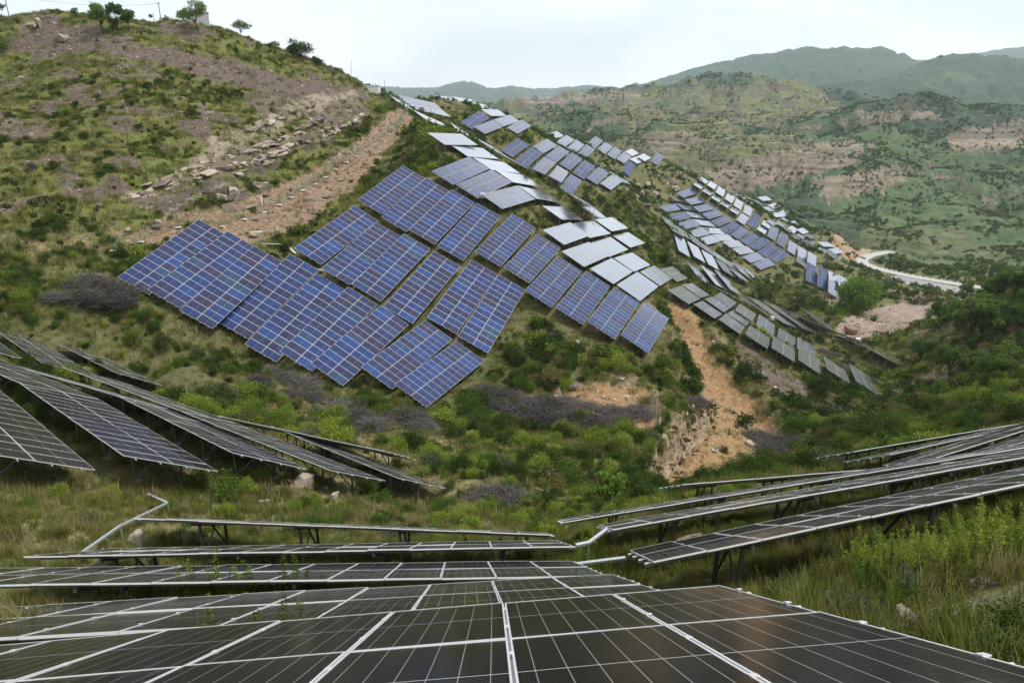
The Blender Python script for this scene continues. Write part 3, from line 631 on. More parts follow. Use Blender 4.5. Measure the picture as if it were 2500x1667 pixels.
def grid_object(name, j0, j1):
    nt = len(th_f); rows = j1 - j0
    co = np.stack([GX[j0:j1], GY[j0:j1], GZ[j0:j1]], -1).reshape(-1, 3)
    jj, ii = np.meshgrid(np.arange(rows - 1), np.arange(nt - 1), indexing='ij')
    q = np.stack([jj * nt + ii, (jj + 1) * nt + ii, (jj + 1) * nt + ii + 1, jj * nt + ii + 1], -1).reshape(-1, 4)
    # quads wound so that normals point up
    q = q[:, ::-1]
    me = D.meshes.new(name)
    me.vertices.add(len(co)); me.vertices.foreach_set('co', co.astype(np.float32).ravel())
    me.loops.add(q.size); me.loops.foreach_set('vertex_index', q.astype(np.int32).ravel())
    me.polygons.add(len(q)); me.polygons.foreach_set('loop_start', np.arange(0, q.size, 4, dtype=np.int32))
    me.polygons.foreach_set('loop_total', np.full(len(q), 4, np.int32)); me.polygons.foreach_set('use_smooth', np.ones(len(q), bool))
    me.update(calc_edges=True)
    for an, chans in (('soil', (m_tan, m_pur, m_och)), ('cover', (m_dry, m_flat, m_lot)), ('far', (m_cliff, m_terr, m_forest)), ('misc', (m_brn, m_face, TREAD)), ('beds', (m_bed, BEDV, lefthill))):
        at = me.attributes.new(an, 'FLOAT_VECTOR', 'POINT')
        at.data.foreach_set('vector', np.stack([c[j0:j1] for c in chans], -1).astype(np.float32).ravel())
    o = D.objects.new(name, me); COL.objects.link(o); o['kind'] = 'structure'
    return o
J_SPLIT = int(np.searchsorted(lr_f, math.log(470)))
hillside = grid_object('hillside', 0, J_SPLIT + 1)
far_hills = grid_object('far_hills', J_SPLIT, len(lr_f))

# ------------------------------------------------------------------ material helpers
class NT:
    def __init__(s, name):
        s.m = D.materials.new(name); s.m.use_nodes = True; s.t = s.m.node_tree; s.t.nodes.clear()
        s.out = s.n('ShaderNodeOutputMaterial')
    def n(s, t, **k):
        x = s.t.nodes.new(t)
        for a, b in k.items():
            if a.startswith('i_'): x.inputs[a[2:].replace('_', ' ')].default_value = b
            else: setattr(x, a, b)
        return x
    def l(s, a, b): s.t.links.new(a, b)
    def noise(s, scale, detail=4, rough=.55, vec=None, dist=0.0):
        x = s.n('ShaderNodeTexNoise'); x.inputs['Scale'].default_value = scale; x.inputs['Detail'].default_value = detail; x.inputs['Roughness'].default_value = rough; x.inputs['Distortion'].default_value = dist
        if vec is not None: s.l(vec, x.inputs['Vector'])
        return x.outputs['Fac']
    def ramp(s, fac, stops):
        x = s.n('ShaderNodeValToRGB'); e = x.color_ramp.elements
        while len(e) > 1: e.remove(e[-1])
        e[0].position = stops[0][0]; e[0].color = (*stops[0][1], 1)
        for p, c in stops[1:]: q = e.new(p); q.color = (*c, 1)
        s.l(fac, x.inputs['Fac']); return x.outputs['Color']
    def mixc(s, f, a, b):
        x = s.n('ShaderNodeMix', data_type='RGBA'); s.put(f, x.inputs['Factor']); s.put(a, x.inputs['A']); s.put(b, x.inputs['B']); return x.outputs['Result']
    def put(s, v, sock):
        if isinstance(v, (int, float)): sock.default_value = v
        elif isinstance(v, tuple): sock.default_value = (*v, 1) if len(v) == 3 else v
        else: s.l(v, sock)
    def math(s, op, a, b=0.0, c=None, clamp=False):
        x = s.n('ShaderNodeMath', operation=op); x.use_clamp = clamp; s.put(a, x.inputs[0]); s.put(b, x.inputs[1])
        if c is not None: s.put(c, x.inputs[2])
        return x.outputs[0]
    def mrange(s, v, a, b, c=0.0, d=1.0):
        x = s.n('ShaderNodeMapRange'); x.inputs[1].default_value = a; x.inputs[2].default_value = b; x.inputs[3].default_value = c; x.inputs[4].default_value = d
        s.l(v, x.inputs[0]); return x.outputs[0]
    def attr(s, name):
        x = s.n('ShaderNodeAttribute', attribute_name=name); y = s.n('ShaderNodeSeparateXYZ'); s.l(x.outputs['Vector'], y.inputs[0]); return y.outputs
    def bump(s, h, strength=.5, dist=.1):
        x = s.n('ShaderNodeBump'); x.inputs['Strength'].default_value = strength; x.inputs['Distance'].default_value = dist; s.l(h, x.inputs['Height']); return x.outputs['Normal']
    def principled(s, base, rough=.9, normal=None, **k):
        x = s.n('ShaderNodeBsdfPrincipled'); s.put(base, x.inputs['Base Color']); s.put(rough, x.inputs['Roughness'])
        if normal is not None: s.l(normal, x.inputs['Normal'])
        for a, b in k.items(): s.put(b, x.inputs[a.replace('_', ' ')])
        return x.outputs['BSDF']
    def done(s, shader): s.l(shader, s.out.inputs['Surface']); return s.m
def plain(name, col, rough=.6, metal=0.0, var=.15, scale=6.0, bump=0.0):
    t = NT(name); tc = t.n('ShaderNodeTexCoord'); nz = t.noise(scale, 5, .6, tc.outputs['Object'])
    c = t.mixc(nz, tuple(v * (1 - var) for v in col), tuple(min(1, v * (1 + var)) for v in col))
    nrm = t.bump(nz, .4, bump) if bump else None
    return t.done(t.principled(c, rough, nrm, Metallic=metal))

def ground_material():
    t = NT('ground_cover'); tc = t.n('ShaderNodeTexCoord'); P = tc.outputs['Object']
    mid = t.noise(.22, 4, .65, P); fine = t.noise(1.7, 4, .7, P); vfine = t.noise(7.0, 2, .7, P)
    soil = t.attr('soil'); cov = t.attr('cover'); misc = t.attr('misc')
    green = t.ramp(mid, [(.30, (0.052, 0.059, 0.018)), (.48, (0.085, 0.090, 0.025)), (.62, (0.122, 0.115, 0.041)), (.75, (0.148, 0.126, 0.067))])
    olive = t.ramp(fine, [(.32, (0.041, 0.046, 0.016)), (.5, (0.092, 0.092, 0.027)), (.68, (0.167, 0.144, 0.074))])
    base = t.mixc(.5, green, olive)
    bright = t.ramp(t.noise(.16, 4, .6, P), [(.52, (0.000, 0.000, 0.000)), (.66, (1, 1, 1))])
    base = t.mixc(t.math('MULTIPLY', bright, .5), base, (0.126, 0.133, 0.024))
    tanc = t.ramp(fine, [(.3, (.105, .066, .042)), (.5, (.19, .125, .078)), (.7, (.33, .245, .165))])
    purc = t.ramp(fine, [(.3, (.050, .036, .030)), (.5, (.092, .065, .052)), (.72, (.19, .145, .12))])
    ochc = t.ramp(fine, [(.28, (.15, .085, .038)), (.5, (.26, .155, .070)), (.7, (.36, .25, .135))])
    dryc = t.ramp(fine, [(.3, (.13, .105, .05)), (.5, (.25, .205, .105)), (.7, (.37, .31, .18))])
    flatc = t.ramp(t.noise(.5, 5, .6, P), [(.3, (.17, .125, .10)), (.55, (.25, .19, .155)), (.75, (.36, .30, .25))])
    lotc = t.ramp(fine, [(.3, (.20, .20, .205)), (.7, (.29, .285, .29))])
    brnc = t.ramp(fine, [(.3, (.075, .06, .03)), (.5, (.13, .095, .05)), (.7, (.17, .115, .075))])
    def gate(ch, lo=.30, hi=.62):
        return t.mrange(t.math('ADD', ch, t.math('MULTIPLY', t.math('SUBTRACT', fine, .5), 1.1)), lo, hi)
    beds = t.attr('beds')
    c = base
    c = t.mixc(t.math('MULTIPLY', beds[2], t.mrange(mid, .40, .52, 0, .7)), c, t.mixc(.8, c, (.125, .145, .018)))
    c = t.mixc(gate(misc[0]), c, brnc)
    c = t.mixc(gate(cov[0], .25, .95), c, dryc)
    c = t.mixc(gate(soil[1], .35, .75), c, purc)
    c = t.mixc(gate(soil[0], .35, .75), c, tanc)
    bedc = t.ramp(t.math('ADD', beds[1], t.math('MULTIPLY', t.math('SUBTRACT', fine, .5), .35)), [(0, (.048, .040, .037)), (.25, (.14, .105, .076)), (.45, (.27, .225, .17)), (.62, (.075, .058, .052)), (.8, (.19, .14, .095)), (1, (.31, .27, .21))])
    c = t.mixc(t.mrange(t.math('ADD', beds[0], t.math('MULTIPLY', t.math('SUBTRACT', fine, .5), .9)), .35, .6), c, bedc)
    c = t.mixc(gate(soil[2], .3, .6), c, ochc)
    facec = t.ramp(t.noise(.9, 5, .7, P, 1.5), [(.32, (.09, .065, .04)), (.48, (.25, .185, .115)), (.66, (.42, .35, .25))])
    c = t.mixc(t.mrange(misc[1], .3, .6), c, facec)
    c = t.mixc(t.mrange(cov[1], .4, .6), c, flatc)
    c = t.mixc(t.mrange(cov[2], .4, .6), c, lotc)
    c = t.mixc(t.math('MULTIPLY', t.mrange(vfine, .42, .62), .55), c, t.mixc(.6, c, (.035, .035, .018)))
    hgt = t.math('ADD', t.math('MULTIPLY', fine, .7), t.math('MULTIPLY', vfine, .25))
    return t.done(t.principled(c, .95, t.bump(hgt, .8, .35)))
def far_material():
    t = NT('far_hill_cover'); tc = t.n('ShaderNodeTexCoord'); P = tc.outputs['Object']
    far = t.attr('far'); soil = t.attr('soil')
    n1 = t.noise(.008, 5, .6, P); n2 = t.noise(.035, 5, .65, P); n3 = t.noise(.14, 4, .7, P)
    geo = t.n('ShaderNodeNewGeometry'); sx = t.n('ShaderNodeSeparateXYZ'); t.l(geo.outputs['Normal'], sx.inputs[0])
    flat = t.attr('misc')[2]
    g = t.ramp(n2, [(.3, (.028, .056, .018)), (.5, (.048, .084, .025)), (.66, (.080, .110, .036)), (.80, (.13, .125, .062))])
    g = t.mixc(t.mrange(n3, .42, .6), t.mixc(.55, g, (.035, .055, .02)), g)
    ter = t.mixc(flat, t.ramp(n3, [(.35, (.035, .045, .018)), (.65, (.10, .085, .05))]), t.ramp(n2, [(.35, (.060, .082, .024)), (.58, (.12, .132, .040)), (.75, (.19, .175, .075))]))
    c = t.mixc(far[1], g, ter)
    fo = t.ramp(n3, [(.35, (.014, .030, .014)), (.6, (.028, .050, .020)), (.75, (.052, .075, .030))])
    c = t.mixc(t.math('MULTIPLY', far[2], .85), c, fo)
    mp = t.n('ShaderNodeMapping'); mp.inputs['Scale'].default_value = (.004, .004, .22); mp.inputs['Rotation'].default_value = (.1, .16, 0); t.l(P, mp.inputs['Vector'])
    strat = t.noise(1.0, 6, .7, mp.outputs['Vector'])
    cl = t.ramp(strat, [(.35, (.080, .060, .045)), (.5, (.155, .118, .088)), (.65, (.24, .19, .145))])
    cl = t.mixc(t.mrange(n3, .5, .62), cl, (.07, .08, .035))
    cg = t.mrange(t.math('ADD', far[0], t.math('MULTIPLY', t.math('SUBTRACT', n3, .5), 1.3)), .38, .6)
    c = t.mixc(cg, c, cl)
    c = t.mixc(t.mrange(soil[2], .4, .6), c, (.26, .18, .11))
    return t.done(t.principled(c, .95, t.bump(t.math('ADD', n3, t.math('MULTIPLY', strat, .4)), .7, 3.0)))
hillside.data.materials.append(ground_material()); far_hills.data.materials.append(far_material())

# ------------------------------------------------------------------ small mesh toolkit
class MB:
    def __init__(s): s.v = []; s.f = []; s.mi = []
    def add(s, vs, fs, mi=0):
        o = len(s.v); s.v += [tuple(float(c) for c in p) for p in vs]; s.f += [tuple(i + o for i in f) for f in fs]; s.mi += [mi] * len(fs)
    def box(s, c, h, mi=0, R=None):
        pts = [Vector((sx * h[0], sy * h[1], sz * h[2])) for sz in (-1, 1) for sy in (-1, 1) for sx in (-1, 1)]
        if R is not None: pts = [R @ p for p in pts]
        s.add([(p[0] + c[0], p[1] + c[1], p[2] + c[2]) for p in pts], [(0, 2, 3, 1), (4, 5, 7, 6), (0, 1, 5, 4), (2, 6, 7, 3), (0, 4, 6, 2), (1, 3, 7, 5)], mi)
    def tube(s, pts, rads, n=6, mi=0, cap=True):
        o = len(s.v); pts = [Vector(p) for p in pts]
        prev = None
        for i, p in enumerate(pts):
            d = (pts[min(i + 1, len(pts) - 1)] - pts[max(i - 1, 0)]).normalized()
            x = d.orthogonal().normalized() if prev is None else (prev - d * prev.dot(d)).normalized()
            prev = x; y = d.cross(x)
            for k in range(n):
                a = 2 * math.pi * k / n; q = p + (x * math.cos(a) + y * math.sin(a)) * rads[i]; s.v.append(tuple(q))
        for i in range(len(pts) - 1):
            for k in range(n):
                s.f.append((o + i * n + k, o + i * n + (k + 1) % n, o + (i + 1) * n + (k + 1) % n, o + (i + 1) * n + k)); s.mi.append(mi)
        if cap:
            s.f.append(tuple(o + k for k in range(n))[::-1]); s.mi.append(mi)
            s.f.append(tuple(o + (len(pts) - 1) * n + k for k in range(n))); s.mi.append(mi)
    def mesh(s, name, mats, smooth=False):
        me = D.meshes.new(name); me.from_pydata(s.v, [], s.f)
        for m in mats: me.materials.append(m)
        if len(mats) > 1: me.polygons.foreach_set('material_index', s.mi)
        if smooth: me.polygons.foreach_set('use_smooth', [True] * len(s.f))
        me.update(); return me
    def build(s, name, mats, parent=None, smooth=False):
        return link(name, s.mesh(name, mats if isinstance(mats, (list, tuple)) else [mats], smooth), parent)
def link(name, me, parent=None, M=None):
    o = D.objects.new(name, me); COL.objects.link(o)
    if parent is not None: o.parent = parent
    if M is not None: o.matrix_basis = M
    return o
def tag(o, label, cat, group=None):
    o['label'] = label; o['category'] = cat
    if group: o['group'] = group
    return o
def empty(name, loc=(0, 0, 0), label=None, cat=None, group=None, rz=0.0):
    o = D.objects.new(name, None); COL.objects.link(o); o.location = loc; o.rotation_euler = (0, 0, rz); o.empty_display_size = .3
    if label: tag(o, label, cat, group)
    return o
def bar_matrix(p0, p1, w, h=None):
    p0 = Vector(p0); p1 = Vector(p1); d = p1 - p0; L = d.length; z = d / max(L, 1e-6)
    x = z.orthogonal().normalized() if abs(z.z) < .9 else Vector((1, 0, 0)); x = (x - z * x.dot(z)).normalized()
    if abs(z.z) < .9: x = Vector((0, 0, 1)).cross(z).normalized()
    y = z.cross(x)
    M = Matrix(((x.x * w, y.x * (h or w), z.x * L, p0.x), (x.y * w, y.y * (h or w), z.y * L, p0.y), (x.z * w, y.z * (h or w), z.z * L, p0.z), (0, 0, 0, 1)))
    return M

# ------------------------------------------------------------------ solar tables
def glass_material(name, mono):
    t = NT(name)
    uv = t.n('ShaderNodeUVMap', uv_map='cells'); sp = t.n('ShaderNodeSeparateXYZ'); t.l(uv.outputs['UV'], sp.inputs[0])
    x, y = sp.outputs[0], sp.outputs[1]
    oi = t.n('ShaderNodeObjectInfo'); at = t.n('ShaderNodeAttribute', attribute_name='mrand')
    wn_ = t.n('ShaderNodeTexWhiteNoise', noise_dimensions='1D')
    t.l(t.math('ADD', t.math('MULTIPLY', oi.outputs['Random'], 311.7), t.math('MULTIPLY', at.outputs['Fac'], 97.3)), wn_.inputs['W'])
    rnd = wn_.outputs['Value']
    if mono:
        c = t.ramp(rnd, [(0, (.0040, .0043, .0052)), (.5, (.0052, .0053, .006)), (1, (.0062, .0064, .0085))])
    else:
        c = t.ramp(rnd, [(0, (.004, .016, .075)), (.18, (.004, .022, .105)), (.34, (.006, .011, .050)), (.50, (.010, .012, .055)), (.62, (.004, .017, .085)), (.78, (.013, .012, .042)), (.84, (.005, .032, .14)), (.93, (.010, .034, .085)), (1, (.006, .018, .07))])
        c.node.color_ramp.interpolation = 'CONSTANT'
    def line(v, pitch, half, off=0.0):   # 1 on thin lines every pitch metres
        f = t.math('ABSOLUTE', t.math('SUBTRACT', t.math('FRACT', t.math('ADD', t.math('DIVIDE', v, pitch), off)), .5))
        return t.math('GREATER_THAN', f, .5 - half / pitch)
    cw = 1.075 / 6
    if mono:
        bus = line(x, cw / 10, .0009, .5); c = t.mixc(t.math('MULTIPLY', bus, .35), c, (.16, .16, .17))
        cell = line(y, 2.2 / 24, .0012, 0.0); c = t.mixc(t.math('MULTIPLY', cell, .25), c, (.22, .22, .23))
        ln = line(x, cw, .0018, 0.5); c = t.mixc(t.math('MULTIPLY', ln, .6), c, (.55, .56, .57))
    else:
        st_ = line(x, cw / 2, .011, .5); c = t.mixc(t.math('MULTIPLY', st_, .08), c, (.20, .21, .26))
    mid = t.math('LESS_THAN', t.math('ABSOLUTE', y), .005 if mono else .010)
    if not mono:
        dash = t.math('GREATER_THAN', t.math('FRACT', t.math('DIVIDE', x, .36)), .42); mid = t.math('MULTIPLY', mid, dash)
    c = t.mixc(t.math('MULTIPLY', mid, .85 if mono else .5), c, (.6, .61, .62))
    tc = t.n('ShaderNodeTexCoord'); dirt = t.noise(1.3, 5, .65, tc.outputs['Object'])
    c = t.mixc(t.mrange(dirt, .45, .8, 0, .012 if mono else .03), c, (.30, .28, .24))
    rough = t.mrange(dirt, .3, .8, .12, .22) if mono else t.mrange(dirt, .3, .8, .16, .3)
    streak = t.noise(3.0, 4, .6, tc.outputs['Object'], 1.0)
    c = t.mixc(t.math('MULTIPLY', t.math('MULTIPLY', t.mrange(t.math('ABSOLUTE', y), .95, 1.12), t.mrange(streak, .4, .7)), .10 if mono else .16), c, (.33, .29, .23))
    base = t.principled(c, rough, None, IOR=1.22 if mono else 1.3, Coat_Weight=.0 if mono else .25, Coat_Roughness=.16, Coat_IOR=1.35)
    if mono: return t.done(base)
    # prismatic cover glass: mirror-like only at low angles
    lw = t.n('ShaderNodeLayerWeight'); lw.inputs['Blend'].default_value = .5
    fac = t.math('MULTIPLY', t.math('SMOOTH_MIN', t.mrange(lw.outputs['Facing'], .60, .86), 1.0, .1), .82)
    gl = t.n('ShaderNodeBsdfGlossy'); gl.inputs['Color'].default_value = (.95, .95, .96, 1); gl.inputs['Roughness'].default_value = .16
    mx = t.n('ShaderNodeMixShader'); t.l(fac, mx.inputs[0]); t.l(base, mx.inputs[1]); t.l(gl.outputs[0], mx.inputs[2])
    return t.done(mx.outputs[0])
MAT_BLUE = glass_material('solar_glass_blue', False); MAT_BLACK = glass_material('solar_glass_black', True)
MAT_FRAME = plain('aluminium_frame', (.56, .57, .585), .42, .25, .06)
MAT_BACK = plain('backsheet', (.42, .43, .45), .7)
MAT_STEEL = plain('galvanised_steel', (.42, .44, .46), .5, .55, .15)
MAT_DARKSTEEL = plain('weathered_steel', (.17, .175, .18), .6, .5, .2)
MW, MH, MT = 1.127, 2.272, .035
def add_module(vs, fs, mi, uvs, rn, cx, cy, r, full=True, inset=.014):
    o = len(vs); hw, hh = MW / 2, MH / 2; iw, ih = hw - inset, hh - inset
    ring = lambda a, b, z: [(cx - a, cy - b, z), (cx + a, cy - b, z), (cx + a, cy + b, z), (cx - a, cy + b, z)]
    vs += ring(hw, hh, 0.0) + ring(iw, ih, 0.0) + ring(iw, ih, -.003) + ring(hw, hh, -MT)
    q = []
    for k in range(4):
        k2 = (k + 1) % 4
        q.append((o + k, o + k2, o + 4 + k2, o + 4 + k)); mi.append(1)
        if full: q.append((o + 4 + k, o + 4 + k2, o + 8 + k2, o + 8 + k)); mi.append(1)
        q.append((o + 12 + k, o + 12 + k2, o + k2, o + k)); mi.append(1)
    q.append((o + 8, o + 9, o + 10, o + 11)); mi.append(0)
    q.append((o + 15, o + 14, o + 13, o + 12)); mi.append(2)
    for f in q:
        for i in f: p = vs[i]; uvs.append((p[0] - cx, p[1] - cy)); rn.append(r)
    fs += q
def module_mesh(name, glass, cells):
    vs, fs, mi, uvs, rn = [], [], [], [], []
    for c in cells: add_module(vs, fs, mi, uvs, rn, *c)
    me = D.meshes.new(name); me.from_pydata(vs, [], fs)
    for m in (glass, MAT_FRAME, MAT_BACK): me.materials.append(m)
    me.polygons.foreach_set('material_index', mi)
    ul = me.uv_layers.new(name='cells'); ul.data.foreach_set('uv', np.array(uvs, np.float32).ravel())
    at = me.attributes.new('mrand', 'FLOAT', 'CORNER'); at.data.foreach_set('value', np.array(rn, np.float32))
    me.update(); return me
ME_MOD_BLUE = module_mesh('solar_module_blue', MAT_BLUE, [(0, 0, 0.0)])
ME_MOD_BLACK = module_mesh('solar_module_black', MAT_BLACK, [(0, 0, 0.0)])
_arr = {}
def array_mesh(k):
    if k not in _arr:
        rr = random.Random(k)
        _arr[k] = module_mesh('panel_array_%d' % k, MAT_BLUE, [((i + .5 - k / 2) * MOD_P, (j - .5) * MOD_Q, rr.random(), False) for i in range(k) for j in (0, 1)])
    return _arr[k]
_b = MB(); _b.box((0, 0, .5), (.5, .5, .5)); ME_BAR = _b.mesh('steel_bar', [MAT_STEEL]); ME_BARD = _b.mesh('dark_steel_bar', [MAT_DARKSTEEL])
_b = MB(); _b.box((0, 0, 0), (.5, .5, .5)); ME_CLAMP = _b.mesh('clamp', [MAT_FRAME])
_b = MB(); _b.box((0, 0, 0), (.5, .5, .5)); ME_PAD = _b.mesh('concrete_footing', [plain('footing_concrete', (.36, .35, .33), .9)])
MODNOISE = random.Random(11)
def make_table(n, t, ph, th, ta, k, label, group):
    a, b, nn = frame(ph, th, ta); t = np.asarray(t)
    zc = CP * t[1] - SP * t[2]
    mono = n[0] in 'FL' or (n[0] == 'R' and n[1] in 'ABCDFGHI')
    near = zc < 190
    base = np.array([t[0], t[1], float(ground(t[0], t[1]))])
    root = empty('solar_table', base, label, 'solar panel table', group)
    M = Matrix(((a[0], b[0], nn[0], t[0] - base[0]), (a[1], b[1], nn[1], t[1] - base[1]), (a[2], b[2], nn[2], t[2] - base[2]), (0, 0, 0, 1)))
    # b points down the slope of the table; use (a, -b) flipped to keep a right-handed frame
    M = M @ Matrix.Diagonal((1, -1, 1, 1)) if M.to_3x3().determinant() < 0 else M
    def loc(x, y, z): return M @ Vector((x, y, z))
    L = k * MOD_P
    if near:
        me = ME_MOD_BLACK if mono else ME_MOD_BLUE
        for i in range(k):
            for j in (0, 1):
                dz = MODNOISE.gauss(0, .004)
                link('module', me, root, M @ Matrix.Translation(((i + .5 - k / 2) * MOD_P, (j - .5) * MOD_Q, dz)) @ Matrix.Rotation(MODNOISE.gauss(0, .003), 4, 'X') @ Matrix.Rotation(MODNOISE.gauss(0, .004), 4, 'Y'))
    else:
        link('panel_array', array_mesh(k), root, M)
    barm = ME_BARD if (n[0] in 'FLR' and mono) else ME_BAR
    for y in (-1.75, -.62, .62, 1.75) if near else (-1.2, 1.2):
        link('purlin', ME_BAR, root, bar_matrix(loc(-L / 2 - .12, y, -.078), loc(L / 2 + .12, y, -.078), .05, .075))
    nf = max(2, round(k / 3.4)) if near else 3
    sgn = 1 if (M @ Vector((0, 1, 0)) - M @ Vector((0, 0, 0))).z < 0 else -1
    for i in range(nf):
        x = ((i + .5) / nf - .5) * L
        if near: link('rafter', barm, root, bar_matrix(loc(x, -2.0, -.16), loc(x, 2.0, -.16), .07, .085))
        feet = []
        for y in ((-1.15, 1.25) if near else (-1.1, 1.2)):
            top = loc(x, y * sgn, -.2 if near else -.1)
            wx, wy = top.x + base[0], top.y + base[1]
            gz = float(ground(wx, wy)) - .25 - base[2]
            if top.z - gz > .3:
                lm_ = bar_matrix((top.x, top.y, gz), top, .085); lg_ = link('leg', barm, root, lm_); feet.append((Vector((top.x, top.y, gz)), top))
                if zc < 62: link('footing', ME_PAD, lg_, lm_.inverted() @ Matrix.Translation((top.x, top.y, gz + .2)) @ Matrix.Diagonal((.34, .34, .24, 1)))
            else: feet.append((Vector((top.x, top.y, top.z - .2)), top))
        if near and zc < 150:
            lo, hi = feet[1]; h = hi.z - lo.z
            link('brace', barm, root, bar_matrix(lo + Vector((0, 0, .35 * h)), loc(x, -.05 * sgn, -.18), .05))
            if h > .9: link('brace', barm, root, bar_matrix(feet[0][0] + Vector((0, 0, .25 * (feet[0][1].z - feet[0][0].z))), loc(x, .25 * sgn, -.18), .05))
    if n in ('F1', 'F2', 'F3', 'RA', 'RB', 'F4', 'L1', 'L2'):
        for i in range(k + 1):
            for j in (0, 1):
                for q in (-.57, .57):
                    link('clamp', ME_CLAMP, root, M @ Matrix.Translation(((i - k / 2) * MOD_P, (j - .5) * MOD_Q + q, .004)) @ Matrix.Diagonal((.045, .06, .009, 1)))
        if n in ('F1',):
            for i in range(k + 1):      # narrow rail seen in the joints between modules
                link('joint_rail', ME_BAR, root, bar_matrix(loc((i - k / 2) * MOD_P, -2.2, -.04), loc((i - k / 2) * MOD_P, 2.2, -.04), .03, .03))
    return root
ORD = ['first', 'second', 'third', 'fourth', 'fifth', 'sixth', 'seventh', 'eighth', 'ninth', 'tenth', 'eleventh', 'twelfth', 'thirteenth', 'fourteenth', 'fifteenth', 'sixteenth', 'seventeenth', 'eighteenth', 'nineteenth', 'twentieth']
def nums(p, a, b, suf=''): return [p + str(i) + suf for i in range(a, b + 1)]
